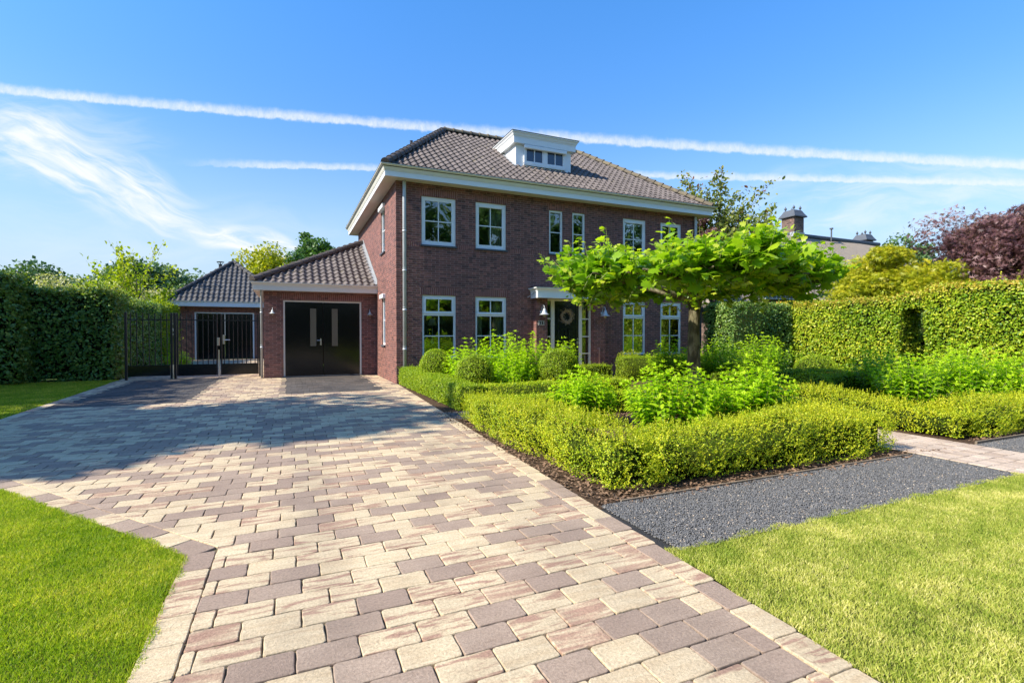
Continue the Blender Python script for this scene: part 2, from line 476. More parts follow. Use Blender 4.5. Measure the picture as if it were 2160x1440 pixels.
class MB:
    def __init__(s, mtx=None):
        s.v = []
        s.f = []
        s.r = []
        s.m = mtx
        s.cur = 0.0

    def P(s, p):
        s.v.append(tuple(s.m @ Vector(p)) if s.m else tuple(p))
        s.r.append(s.cur)
        return len(s.v) - 1

    def poly(s, pts):
        s.f.append([s.P(p) for p in pts])

    def box(s, x0, x1, y0, y1, z0, z1, bev=0.0):
        if bev > 0:
            b = bev
            st = [(x0 + b, y0 + b, z0), (x0, y0 + b, z0 + b)]
            rings = []
            for (ix, iz) in ((b, z0), (0, z0 + b), (0, z1 - b), (b, z1)):
                a0, a1, c0, c1 = x0 + ix, x1 - ix, y0 + ix, y1 - ix
                rings.append([s.P(q) for q in ((a0 + (0 if ix else b), c0, iz), (a1 - (0 if ix else b), c0, iz), (a1, c0 + (0 if ix else b), iz), (a1, c1 - (0 if ix else b), iz),
                                               (a1 - (0 if ix else b), c1, iz), (a0 + (0 if ix else b), c1, iz), (a0, c1 - (0 if ix else b), iz), (a0, c0 + (0 if ix else b), iz))])
            for k in range(3):
                for j in range(8):
                    s.f.append([rings[k][j], rings[k][(j + 1) % 8], rings[k + 1][(j + 1) % 8], rings[k + 1][j]])
            s.f.append(rings[0][::-1])
            s.f.append(rings[3])
            return
        i = [s.P(q) for q in ((x0, y0, z0), (x1, y0, z0), (x1, y1, z0), (x0, y1, z0), (x0, y0, z1), (x1, y0, z1), (x1, y1, z1), (x0, y1, z1))]
        for a in ((0, 3, 2, 1), (4, 5, 6, 7), (0, 1, 5, 4), (1, 2, 6, 5), (2, 3, 7, 6), (3, 0, 4, 7)):
            s.f.append([i[k] for k in a])

    def tube(s, pts, rad, n=8, cap=True):
        pts = [Vector(p) for p in pts]
        if not isinstance(rad, (list, tuple)):
            rad = [rad] * len(pts)
        prev = None
        rings = []
        for k, p in enumerate(pts):
            d = (pts[min(k + 1, len(pts) - 1)] - pts[max(k - 1, 0)]).normalized()
            if prev is None:
                a = Vector((0, 0, 1)) if abs(d.z) < 0.9 else Vector((1, 0, 0))
                e = d.cross(a).normalized()
            else:
                e = (prev - d * prev.dot(d)).normalized()
            prev = e
            g = d.cross(e)
            rings.append([s.P(p + (e * math.cos(2 * math.pi * j / n) + g * math.sin(2 * math.pi * j / n)) * rad[k]) for j in range(n)])
        for k in range(len(rings) - 1):
            for j in range(n):
                s.f.append([rings[k][j], rings[k][(j + 1) % n], rings[k + 1][(j + 1) % n], rings[k + 1][j]])
        if cap:
            s.f.append(rings[0][::-1])
            s.f.append(rings[-1])

    def lathe(s, prof, c=(0, 0, 0), n=20):
        rings = []
        for (r, z) in prof:
            rings.append([s.P((c[0] + r * math.cos(2 * math.pi * j / n), c[1] + r * math.sin(2 * math.pi * j / n), c[2] + z)) for j in range(n)])
        for k in range(len(rings) - 1):
            for j in range(n):
                s.f.append([rings[k][j], rings[k][(j + 1) % n], rings[k + 1][(j + 1) % n], rings[k + 1][j]])

    def build(s, name, material, parent=None, smooth=False):
        me = bpy.data.meshes.new(name)
        off = OFF.get(parent.name, Vector((0, 0, 0))) if parent else Vector((0, 0, 0))
        me.from_pydata([(a[0] - off.x, a[1] - off.y, a[2] - off.z) for a in s.v], [], s.f)
        a = me.attributes.new('rnd', 'FLOAT', 'POINT')
        a.data.foreach_set('value', s.r)
        me.materials.append(material)
        if smooth:
            me.polygons.foreach_set('use_smooth', [True] * len(me.polygons))
        me.update()
        o = bpy.data.objects.new(name, me)
        COL.objects.link(o)
        if parent:
            o.parent = parent
            OFF[o.name] = off
        return o


def tag(o, label=None, cat=None, group=None, kind=None):
    if label:
        o['label'] = label
    if cat:
        o['category'] = cat
    if group:
        o['group'] = group
    if kind:
        o['kind'] = kind
    return o


def empty(name, loc, label, cat, group=None):
    o = bpy.data.objects.new(name, None)
    o.empty_display_size = 0.2
    COL.objects.link(o)
    o.location = loc
    OFF[o.name] = Vector(loc)
    return tag(o, label, cat, group)


def npmesh(name, chunks, mats, parent=None, smooth=False):
    """chunks: (V (n,3), F (m,k) or list of such, material index, rnd (n,), tip (n,) or None)"""
    off = OFF.get(parent.name, Vector((0, 0, 0))) if parent else Vector((0, 0, 0))
    V, LI, LS, MI, RN, TP = [], [], [], [], [], []
    nv = 0
    nl = 0
    for ch in chunks:
        v_, fs, mi, rn = ch[0], ch[1], ch[2], ch[3]
        tp = ch[4] if len(ch) > 4 and ch[4] is not None else np.zeros(len(v_))
        if not isinstance(fs, list):
            fs = [fs]
        for F in fs:
            k = F.shape[1]
            LI.append((F + nv).ravel())
            LS.append(nl + np.arange(len(F)) * k)
            nl += F.size
            MI.append(np.full(len(F), mi))
        V.append(v_)
        RN.append(rn)
        TP.append(tp)
        nv += len(v_)
    V = np.concatenate(V) - np.array(off)
    LI = np.concatenate(LI)
    LS = np.concatenate(LS)
    MI = np.concatenate(MI)
    me = bpy.data.meshes.new(name)
    me.vertices.add(len(V))
    me.vertices.foreach_set('co', V.astype(np.float32).ravel())
    me.loops.add(len(LI))
    me.loops.foreach_set('vertex_index', LI.astype(np.int32))
    me.polygons.add(len(LS))
    me.polygons.foreach_set('loop_start', LS.astype(np.int32))
    me.polygons.foreach_set('material_index', MI.astype(np.int32))
    for m in mats:
        me.materials.append(m)
    a = me.attributes.new('rnd', 'FLOAT', 'POINT')
    a.data.foreach_set('value', np.concatenate(RN).astype(np.float32))
    a = me.attributes.new('tip', 'FLOAT', 'POINT')
    a.data.foreach_set('value', np.concatenate(TP).astype(np.float32))
    me.update(calc_edges=True)
    if smooth:
        me.polygons.foreach_set('use_smooth', np.ones(len(LS), dtype=bool))
    o = bpy.data.objects.new(name, me)
    COL.objects.link(o)
    if parent:
        o.parent = parent
        OFF[o.name] = off
    return o


def norm(a):
    return a / np.maximum(np.linalg.norm(a, axis=-1, keepdims=True), 1e-9)


# leaf templates: verts (u along length from stalk, v across, w out of plane), faces
T_DIA = (np.array([[0, 0, 0], [.5, -.32, .07], [1, 0, -.03], [.5, .32, .07]]), np.array([[0, 1, 2], [0, 2, 3]]))
T_OVAL = (np.array([[0, 0, 0], [.28, -.27, .07], [.68, -.25, .05], [1, 0, -.12], [.68, .25, .05], [.28, .27, .07], [.5, 0, 0]]),
          np.array([[0, 1, 6], [1, 2, 6], [2, 3, 6], [3, 4, 6], [4, 5, 6], [5, 0, 6]]))
_pl = [(0, 0), (.10, -.30), (.02, -.52), (.34, -.34), (.52, -.60), (.60, -.26), (.78, -.30), (1.05, 0), (.78, .30), (.60, .26), (.52, .60), (.34, .34), (.02, .52), (.10, .30)]
T_PLANE = (np.array([[a, b, -0.10 * a * a - 0.35 * b * b + 0.03] for a, b in _pl] + [[.38, 0, .03]]),
           np.array([[i, (i + 1) % 14, 14] for i in range(14)]))
_mp = []
for i, a in enumerate((-100, -65, -30, 0, 30, 65, 100)):
    r = (0.45, 0.7, 0.95, 1.1, 0.95, 0.7, 0.45)[i]
    if i:
        am = a - 17
        _mp.append((0.25 * math.cos(R(am)), 0.25 * math.sin(R(am))))
    _mp.append((r * math.cos(R(a)), r * math.sin(R(a))))
T_STAR = (np.array([[0, 0, 0]] + [[a, b, -0.12 * (a * a + b * b)] for a, b in _mp]), np.array([[0, i, i + 1] for i in range(1, 13)]))
T_BLADE = (np.array([[0, -.5, 0], [0, .5, 0], [.6, -.38, .06], [.6, .38, .06], [1, 0, .22]]), [np.array([[0, 1, 3, 2]]), np.array([[2, 3, 4]])])


def leaves(P, D, N, size, tpl, wid=1.0, rnd=None, tip=None, mi=0):
    """P points, D direction of the leaf's length, N its normal (made orthogonal)"""
    n = len(P)
    D = norm(D)
    B = norm(np.cross(N, D))
    N2 = np.cross(D, B)
    size = np.broadcast_to(np.asarray(size, float), (n,))
    tv, tf = tpl
    k = len(tv)
    V = P[:, None, :] + size[:, None, None] * (tv[None, :, 0, None] * D[:, None, :] + wid * tv[None, :, 1, None] * B[:, None, :] + tv[None, :, 2, None] * N2[:, None, :])
    V = V.reshape(-1, 3)
    base = (np.arange(n) * k)[:, None, None]
    fl = tf if isinstance(tf, list) else [tf]
    F = [(f[None] + base).reshape(-1, f.shape[1]) for f in fl]
    if rnd is None:
        rnd = rng.random(n)
    tp = None if tip is None else np.repeat(tip, k)
    return (V, F, mi, np.repeat(rnd, k), tp)


def rdir(n):
    return norm(rng.normal(size=(n, 3)))


def lump(P, sc, seed):
    g = np.random.default_rng(seed)
    o = np.zeros(len(P))
    for k in range(7):
        w = g.normal(size=3) * sc * (0.6 + 0.35 * k)
        o += np.sin(P @ w + g.random() * 6.28) / (1 + 0.4 * k)
    return o / 3.0


def pyramid_pts(n):
    return rng.random(n)


def hedge(name, boxes, label, cat, mats, leaf=0.05, dens=900, rough=0.05, lumpy=0.06, tipz=None, tipamt=0.8, hole=None, round_=0.12, group=None, seed=1, tpl=T_OVAL, sprigs=0.0):
    """one clipped hedge: boxes (x0,x1,y0,y1,z0,z1); leaves over the outside of their union"""
    ch = []
    for bi, (x0, x1, y0, y1, z0, z1) in enumerate(boxes):
        dims = np.array([x1 - x0, y1 - y0, z1 - z0])
        faces = [(0, 0), (0, 1), (1, 0), (1, 1), (2, 1)]
        PP, NN = [], []
        for ax, sd in faces:
            oth = [a for a in range(3) if a != ax]
            ar = dims[oth[0]] * dims[oth[1]]
            n = int(ar * dens)
            q = np.zeros((n, 3))
            q[:, ax] = sd
            q[:, oth[0]] = rng.random(n)
            q[:, oth[1]] = rng.random(n)
            P = np.array([x0, y0, z0]) + q * dims
            N = np.zeros((n, 3))
            N[:, ax] = 1 if sd else -1
            PP.append(P)
            NN.append(N)
        P = np.concatenate(PP)
        N = np.concatenate(NN)
        # rounded edges: pull in near corners
        c = np.array([(x0 + x1) / 2, (y0 + y1) / 2, (z0 + z1) / 2])
        h = dims / 2
        q = (P - c)
        inner = np.clip(q, -(h - round_), h - round_)
        inner[:, 2] = np.clip(q[:, 2], -h[2], h[2] - round_)
        d = q - inner
        ln = np.linalg.norm(d, axis=1, keepdims=True)
        d2 = np.where(ln > 1e-6, d / np.maximum(ln, 1e-6) * round_, d)
        N = norm(np.where(ln > 1e-6, d, N) + 1e-6)
        P = c + inner + d2
        # drop those inside another box
        keep = np.ones(len(P), bool)
        for bj, o in enumerate(boxes):
            if bj != bi:
                keep &= ~((P[:, 0] > o[0] + .02) & (P[:, 0] < o[1] - .02) & (P[:, 1] > o[2] + .02) & (P[:, 1] < o[3] - .02) & (P[:, 2] < o[5] - .02) & (P[:, 2] >= o[4] - .01))
        P, N = P[keep], N[keep]
        L = np.clip(lump(P, 2.2 / max(0.4, min(1.6, dims.max() / 3)), seed) * lumpy + lump(P, 9.0, seed + 5) * lumpy * 0.45, -lumpy, lumpy * .75)
        dep = np.abs(rng.normal(size=len(P))) * rough
        P = P + N * (L - dep + rough * 0.6)[:, None]
        P[:, 2] = np.maximum(P[:, 2], 0.02)
        nl = norm(N * 0.9 + rdir(len(P)) * 0.75 + np.array([0, 0, 0.35]))
        D = norm(rdir(len(P)) + N * 0.35 + np.array([0, 0, -0.25 if leaf > .035 else 0.25]))
        sz = leaf * (0.45 + 1.0 * rng.random(len(P)))
        rn = np.clip(0.5 + 0.22 * rng.normal(size=len(P)) - dep / rough * 0.08, 0, 1)
        tip = None
        if tipz is not None:
            tip = np.clip((P[:, 2] - (z1 - tipz)) / tipz, 0, 1) * tipamt * (rng.random(len(P)) < 0.75) * rng.random(len(P))
        ch.append(leaves(P, D, nl, sz, tpl, 1.0, rn, tip, 0))
        if sprigs:
            m = int(dims[0] * dims[1] * sprigs + (dims[0] + dims[1]) * dims[2] * sprigs * 0.6)
            ii = rng.integers(0, len(P), m)
            sp, sn = P[ii], N[ii]
            sd_ = norm(sn * 0.8 + rdir(m) * 0.5 + np.array([0, 0, 0.9]))
            hl = (leaf if leaf > .03 else .021) * (1.5 + 3.5 * rng.random(m))
            for t in np.linspace(0.1, 1, 7):
                pp = sp + sd_ * (hl * t)[:, None]
                for s2 in (0, 1):
                    ch.append(leaves(pp, norm(rdir(m) + sd_ * 0.5), norm(sd_ + rdir(m) * .4), leaf * 0.85, tpl, 1.0, np.clip(0.65 + 0.2 * rng.normal(size=m), 0, 1), np.full(m, 0.12) if tipz is not None else None, 0))
        ins = rough * 0.9 + lumpy * 0.4
        a0, a1, b0, b1, c1 = x0 + ins, x1 - ins, y0 + ins, y1 - ins, z1 - ins
        V = np.array([[a0, b0, z0 + .06], [a1, b0, z0 + .06], [a1, b1, z0 + .06], [a0, b1, z0 + .06], [a0, b0, c1], [a1, b0, c1], [a1, b1, c1], [a0, b1, c1]])
        F = np.array([[0, 3, 2, 1], [4, 5, 6, 7], [0, 1, 5, 4], [1, 2, 6, 5], [2, 3, 7, 6], [3, 0, 4, 7]])
        ch.append((V, F, 1, np.zeros(8), None))
    o = npmesh(name, ch, mats)
    return tag(o, label, cat, group)


def ball(name, c, r, label, cat, mats, leaf, dens, group=None, seed=1, squash=1.0):
    n = int(4 * math.pi * r * r * dens)
    N = rdir(n)
    N = N[N[:, 2] > -0.75]
    n = len(N)
    rr = r + lump(N * 2.5, 1.6, seed) * r * 0.08 - np.abs(rng.normal(size=n)) * 0.025
    P = np.array(c) + N * rr[:, None] * np.array([1, 1, squash])
    P[:, 2] = np.maximum(P[:, 2], 0.02)
    nl = norm(N + rdir(n) * 0.75 + np.array([0, 0, .3]))
    ch = [leaves(P, norm(rdir(n) + N * .4 + np.array([0, 0, .25])), nl, leaf * (0.6 + 0.8 * rng.random(n)), T_OVAL, 1.0, np.clip(0.5 + 0.22 * rng.normal(size=n), 0, 1))]
    V, F = [], []
    a, b = 10, 16
    for i in range(a + 1):
        for j in range(b):
            th, ph = math.pi * i / a, 2 * math.pi * j / b
            V.append([c[0] + .88 * r * math.sin(th) * math.cos(ph), c[1] + .88 * r * math.sin(th) * math.sin(ph), max(0.0, c[2] + .88 * r * squash * math.cos(th))])
    for i in range(a):
        for j in range(b):
            F.append([i * b + j, i * b + (j + 1) % b, (i + 1) * b + (j + 1) % b, (i + 1) * b + j])
    ch.append((np.array(V), np.array(F), 1, np.zeros(len(V)), None))
    return tag(npmesh(name, ch, mats), label, cat, group)


def hydrangea(x, y, rad, h, label, seed, nst=46, group='hydrangea bushes in the box-edged beds', leaf=0.108, z0=0.0):
    g = np.random.default_rng(seed)
    root = empty('hydrangea', (x, y, z0), label, 'shrub', group)
    mb = MB()
    Ps, Ds, Ns, Sz, Rn, Tp = [], [], [], [], [], []
    nst = int(nst * 1.35)
    for i in range(nst):
        a = g.random() * 6.283
        rr = math.sqrt(g.random())
        b0 = np.array([x + 0.35 * rad * rr * math.cos(a), y + 0.35 * rad * rr * math.sin(a), z0])
        top = np.array([x + rad * 0.92 * rr * math.cos(a), y + rad * 0.92 * rr * math.sin(a), z0 + h * (1.0 - 0.45 * rr ** 2.2) * (0.80 + 0.24 * g.random())])
        mid = (b0 + top) / 2 + np.array([math.cos(a), math.sin(a), 0]) * 0.10 * rad * rr
        nn = 14
        pts = []
        for k in range(nn + 1):
            t = k / nn
            pts.append((1 - t) ** 2 * b0 + 2 * t * (1 - t) * mid + t * t * top)
        mb.tube([tuple(p) for p in pts[::4]], [0.006, 0.005, 0.004, 0.002], 4, False)
        ph = g.random() * 3.14
        for k in range(2, nn + 1):
            t = k / nn
            ax = pts[k] - pts[k - 1]
            ax = ax / np.linalg.norm(ax)
            e1 = np.cross(ax, [0.3, 0.5, 0.1])
            e1 /= np.linalg.norm(e1)
            e2 = np.cross(ax, e1)
            ph += 1.571 + 0.2 * g.normal()
            s_ = leaf * (0.85 + 0.35 * g.random()) * (1.0 if t < 0.85 else 0.62)
            for q in (0, math.pi):
                dd = e1 * math.cos(ph + q) + e2 * math.sin(ph + q)
                el = 0.18 + 0.28 * t + 0.13 * g.normal()
                D = dd * 1.0 + ax * el
                Ps.append(pts[k] + dd * 0.01)
                Ds.append(D)
                Ns.append(ax * .6 + 0.13 * g.normal(size=3) + np.array([0, 0, .8]))
                Sz.append(s_)
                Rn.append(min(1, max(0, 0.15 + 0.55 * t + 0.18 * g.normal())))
                Tp.append(0.0)
        for q in range(6):   # the growing tip
            dd = g.normal(size=3)
            Ps.append(pts[-1] + np.array([0, 0, 0.004]))
            Ds.append(dd * 0.6 + np.array([0, 0, 1.1]))
            Ns.append(g.normal(size=3))
            Sz.append(leaf * 0.42)
            Rn.append(1.0)
            Tp.append(0.75)
    Tv = np.array([[0, 0, 0], [.22, -.19, .05], [.50, -.24, .05], [.80, -.12, -.03], [1.05, 0, -.20], [.80, .12, -.03], [.50, .24, .05], [.22, .19, .05], [.25, 0, 0], [.6, 0, -.02]])
    Tf = [np.array([[1, 2, 9, 8], [2, 3, 4, 9], [8, 9, 6, 7], [9, 4, 5, 6]]), np.array([[0, 1, 8], [0, 8, 7]])]
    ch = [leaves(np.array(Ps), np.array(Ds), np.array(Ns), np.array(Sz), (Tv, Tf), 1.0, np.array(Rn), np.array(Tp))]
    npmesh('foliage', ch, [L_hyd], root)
    mb.build('stems', M_stem, root)
    return root


def grow(mb, start, d, length, rad, lvl, g, tw, spread=0.55, upbias=0.25, kids=(3, 5), shrink=0.62, seg=4):
    pts = [np.array(start, float)]
    d = np.array(d, float)
    d /= np.linalg.norm(d)
    dirs = []
    for k in range(seg):
        d = d + g.normal(size=3) * 0.13 + np.array([0, 0, upbias * 0.12])
        d /= np.linalg.norm(d)
        dirs.append(d.copy())
        pts.append(pts[-1] + d * length / seg)
    rr = [rad * (1 - 0.55 * k / seg) for k in range(seg + 1)]
    mb.tube([tuple(p) for p in pts], rr, 7 if rad > 0.05 else 4, False)
    if lvl <= 0:
        tw.append((pts, length))
        return
    if lvl == 1:
        tw.append((pts[1:], length * .7))
    for i in range(g.integers(kids[0], kids[1] + 1)):
        t = 0.35 + 0.65 * (i + 1) / (kids[1]) if i else 1.0
        t = min(1.0, t)
        j = min(seg, max(1, int(round(t * seg))))
        nd = dirs[j - 1] + g.normal(size=3) * spread + np.array([0, 0, upbias])
        grow(mb, pts[j], nd, length * shrink * (0.8 + 0.4 * g.random()), rr[j] * 0.72, lvl - 1, g, tw, spread, upbias, kids, shrink, seg)


def tree(name, loc, h, spread_r, label, cat, leafm, seed, trunk_r=0.15, trunk_h=None, lvl=3, leaf=0.09, per=16, scat=0.10,
         tpl=T_OVAL, limbs=6, spread=0.55, upbias=0.25, bark=None, group=None, tiprate=0.0, kids=(3, 5), flat=0.0, droop=0.0, wid=1.0):
    g = np.random.default_rng(seed)
    root = empty(name, loc, label, cat, group)
    mb = MB()
    th = trunk_h if trunk_h is not None else h * 0.35
    x, y, z = loc
    pts = [(x, y, z - 0.05)]
    for k in range(1, 6):
        pts.append((x + g.normal() * 0.02 * h * .3, y + g.normal() * 0.02 * h * .3, z + th * k / 5))
    mb.tube(pts, [trunk_r * (1.25 - 0.1 * k - 0.0 * k) if k == 0 else trunk_r * (1.0 - 0.06 * k) for k in range(6)], 10, False)
    tw = []
    L = (h - th)
    for i in range(limbs):
        a = 6.283 * i / limbs + g.random() * 0.8
        tilt = (0.25 + 0.75 * g.random()) if i else 0.05
        d = np.array([math.cos(a) * spread_r * tilt, math.sin(a) * spread_r * tilt, L * (1.0 - 0.55 * tilt * (1 + flat))])
        ln = np.linalg.norm(d) * 0.55
        grow(mb, pts[3 + (i % 3)], d, ln, trunk_r * 0.55, lvl - 1, g, tw, spread, upbias, kids)
    P, D = [], []
    for (p, ln) in tw:
        p = np.array(p)
        n = max(3, int(per * (0.7 + 0.6 * g.random())))
        t = g.random(n) * (len(p) - 1)
        i = np.minimum(t.astype(int), len(p) - 2)
        f = (t - i)[:, None]
        q = p[i] * (1 - f) + p[i + 1] * f + g.normal(size=(n, 3)) * scat
        P.append(q)
        dd = norm(p[i + 1] - p[i]) + g.normal(size=(n, 3)) * 0.8 + np.array([0, 0, -droop])
        D.append(dd)
    P = np.concatenate(P)
    D = norm(np.concatenate(D))
    n = len(P)
    N = norm(rng.normal(size=(n, 3)) * 0.7 + np.array([0, 0, 0.8]))
    sz = leaf * (0.65 + 0.7 * rng.random(n))
    tip = (rng.random(n) < tiprate) * 0.9
    rn = np.clip(0.5 + 0.2 * rng.normal(size=n) + 0.25 * (P[:, 2] - P[:, 2].mean()) / (P[:, 2].std() * 2 + 1e-3), 0, 1)
    mb.build('trunk', bark or M_bark, root, True)
    npmesh('crown', [leaves(P, D, N, sz, tpl, wid, rn, tip)], [leafm], root)
    return root


def clumptree(name, loc, h, r, label, cat, leafm, seed, leaf=0.25, n=9000, ncl=26, trunk_r=0.3, zlow=0.25, group=None, tpl=T_DIA, flat=1.0, clr=0.42):
    """broad crown of leaf clumps round many limb ends"""
    g = np.random.default_rng(seed)
    root = empty(name, loc, label, cat, group)
    x, y, z = loc
    cz = z + h * (1 + zlow) / 2
    hz = h * (1 - zlow) / 2
    C = []
    for i in range(ncl):
        d = g.normal(size=3)
        d /= np.linalg.norm(d)
        if d[2] < -0.5:
            d[2] *= -0.6
        k = 0.45 + 0.5 * g.random()
        C.append([x + d[0] * r * k, y + d[1] * r * k, cz + d[2] * hz * k])
    C = np.array(C)
    mb = MB()
    mb.tube([(x, y, z - .05), (x + .02, y, z + h * .25), (x, y + .05, z + h * .5), (x, y, z + h * .75)], [trunk_r * 1.2, trunk_r, trunk_r * .7, trunk_r * .3], 10, False)
    for c in C:
        zz = z + h * min(0.7, max(0.15, (c[2] - z) / h - 0.25))
        mb.tube([(x, y, zz), tuple((np.array([x, y, zz]) + c) / 2 + np.array([0, 0, .03 * h])), tuple(c)], [trunk_r * .35, trunk_r * .2, trunk_r * .06], 5, False)
    mb.build('trunk', M_bark, root, True)
    idx = g.integers(0, ncl, n)
    d = g.normal(size=(n, 3))
    d /= np.linalg.norm(d, axis=1, keepdims=True)
    cr = r * clr * (0.6 + 0.8 * g.random(ncl))
    rad = cr[idx] * (0.55 + 0.5 * g.random(n)) * (1 + 0.18 * np.sin(d[:, 0] * 7 + idx) * np.cos(d[:, 1] * 6))
    P = C[idx] + d * rad[:, None] * np.array([1, 1, 0.75 * flat])
    P[:, 2] = np.maximum(P[:, 2], z + h * zlow * 0.55)
    N = norm(d * 0.8 + g.normal(size=(n, 3)) * 0.6 + np.array([0, 0, .3]))
    rn = np.clip(0.5 + 0.2 * g.normal(size=n) + 0.2 * d[:, 2] + 0.12 * np.sin(idx * 2.3), 0, 1)
    npmesh('crown', [leaves(P, norm(g.normal(size=(n, 3)) + np.array([0, 0, -.3])), N, leaf * (0.6 + 0.8 * g.random(n)), tpl, 1.25, rn)], [leafm], root)
    return root


def sheet(name, pts, z, material, kind='structure', label=None):
    mb = MB()
    mb.poly([(a, b, z) for a, b in pts])
    o = mb.build(name, material)
    return tag(o, kind=kind, label=label)


# ------------------------------------------------------------------ ground
HX0, HX1, HY1 = -0.11, 10.35, 8.0     # house footprint
sheet('ground', [(-250, -150), (300, -150), (300, 350), (-250, 350)], -0.06, M_field)


def xr(y):
    return -0.08 + 0.045 * y


def xl(y):   # left edge of the driveway
    if y > -5.6:
        return -7.04 - 0.045 * (y + 0.0)
    if y > -10.0:
        return -6.79 + (-5.6 - y) * (6.79 - 3.32) / 4.4
    return -3.32


sheet('driveway_bed', [(xr(-16), -16), (xr(-.3), -.3), (HX0 - .02, 0), (HX0 - .02, 3.3), (-3.4, 3.3), (-3.4, 16.4), (-7.3, 16.4), (xl(3), 3), (xl(-5.6), -5.6), (xl(-10), -10), (-3.32, -16)], -0.014, M_joint)


def clip_poly(pts, c):
    (ax, ay, d) = c
    out = []
    for i in range(len(pts)):
        p, q = pts[i], pts[(i + 1) % len(pts)]
        a, b = p[0] * ax + p[1] * ay - d, q[0] * ax + q[1] * ay - d
        if a >= 0:
            out.append(p)
        if a * b < 0:
            t = a / (a - b)
            out.append((p[0] + (q[0] - p[0]) * t, p[1] + (q[1] - p[1]) * t))
    return out


def paver(V, Fq, Fn, rn, kd, x0, x1, y0, y1, kindv, g, j=0.006, z=0.0, rc=0.013, nb=3, gap=0.0028, clip=None):
    """one worn paver: rounded corners, chamfered arris"""
    x0 += gap
    x1 -= gap
    y0 += gap
    y1 -= gap
    rc = min(rc, (x1 - x0) * .3, (y1 - y0) * .3)
    out = []
    for (cx_, cy_, a0) in ((x1 - rc, y1 - rc, 0), (x0 + rc, y1 - rc, 90), (x0 + rc, y0 + rc, 180), (x1 - rc, y0 + rc, 270)):
        rj = rc * (0.7 + 0.6 * g.random())
        for k in range(nb):
            a = R(a0 + 90 * k / (nb - 1))
            out.append((cx_ + (rc - rj) * 0 + rc * math.cos(a) + (g.random() - .5) * j * .5, cy_ + rc * math.sin(a) + (g.random() - .5) * j * .5))
    # a few wobbles along the sides
    pts = []
    m = len(out)
    for k in range(m):
        pts.append(out[k])
        if k % nb == nb - 1:
            a, b = out[k], out[(k + 1) % m]
            for t in (0.33, 0.66):
                pts.append((a[0] + (b[0] - a[0]) * t + (g.random() - .5) * j, a[1] + (b[1] - a[1]) * t + (g.random() - .5) * j))
    if clip:
        pts = clip_poly(pts, clip)
        if len(pts) < 3 or (max(p[0] for p in pts) - min(p[0] for p in pts)) < .03:
            return
    m = len(pts)
    cx_, cy_ = sum(p[0] for p in pts) / m, sum(p[1] for p in pts) / m
    zt = z + (g.random() - .5) * 0.004
    tx, ty_ = (g.random() - .5) * 0.012, (g.random() - .5) * 0.012
    b = len(V)
    for (ins, dz) in ((0.0045, 0.0), (0.0012, -0.0020), (0.0, -0.007), (0, -0.03)):
        for (px, py) in pts:
            dx, dy = px - cx_, py - cy_
            l = max(math.hypot(dx, dy), .02)
            k = 1 - ins / l
            V.append((cx_ + dx * k, cy_ + dy * k, zt + dz + dx * tx + dy * ty_))
    for r_ in range(3):
        for k in range(m):
            Fq.append((b + r_ * m + k, b + (r_ + 1) * m + k, b + (r_ + 1) * m + (k + 1) % m, b + r_ * m + (k + 1) % m))
    Fn.append([b + k for k in range(m)])
    rn += [g.random()] * (4 * m)
    kd += [kindv] * (4 * m)


def paverobj(name, data, label=None):
    V, Fq, Fn, rn, kd = data
    me = bpy.data.meshes.new(name)
    me.from_pydata(V, [], [tuple(f) for f in Fq] + [tuple(f) for f in Fn])
    for nm, dt in (('rnd', rn), ('kindv', kd)):
        a = me.attributes.new(nm, 'FLOAT', 'POINT')
        a.data.foreach_set('value', dt)
    me.materials.append(M_paver)
    me.update()
    o = bpy.data.objects.new(name, me)
    COL.objects.link(o)
    return tag(o, kind='structure', label=label)


g = random.Random(3)
data = ([], [], [], [], [])
PX, PY = 0.257, 0.1655
BW = 0.165


def kindpick():
    t = g.random()
    return 0.0 if t < 0.40 else (0.5 if t < 0.76 else 1.0)


# border courses: right edge and left edges, stretchers laid along the edge
y = -15.9
while y < 0.0:
    x1_ = xr(y + .13)
    paver(*data, x1_ - BW, x1_, y, y + PX, kindpick(), g)
    y += PX
y = -15.9
while y < -10.1:
    paver(*data, -3.32, -3.32 + BW, y, y + PX, kindpick(), g)
    y += PX
y = -5.5
while y < 3.0:
    x0_ = xl(y + .13)
    paver(*data, x0_, x0_ + BW, y, y + PX, kindpick(), g)
    y += PX
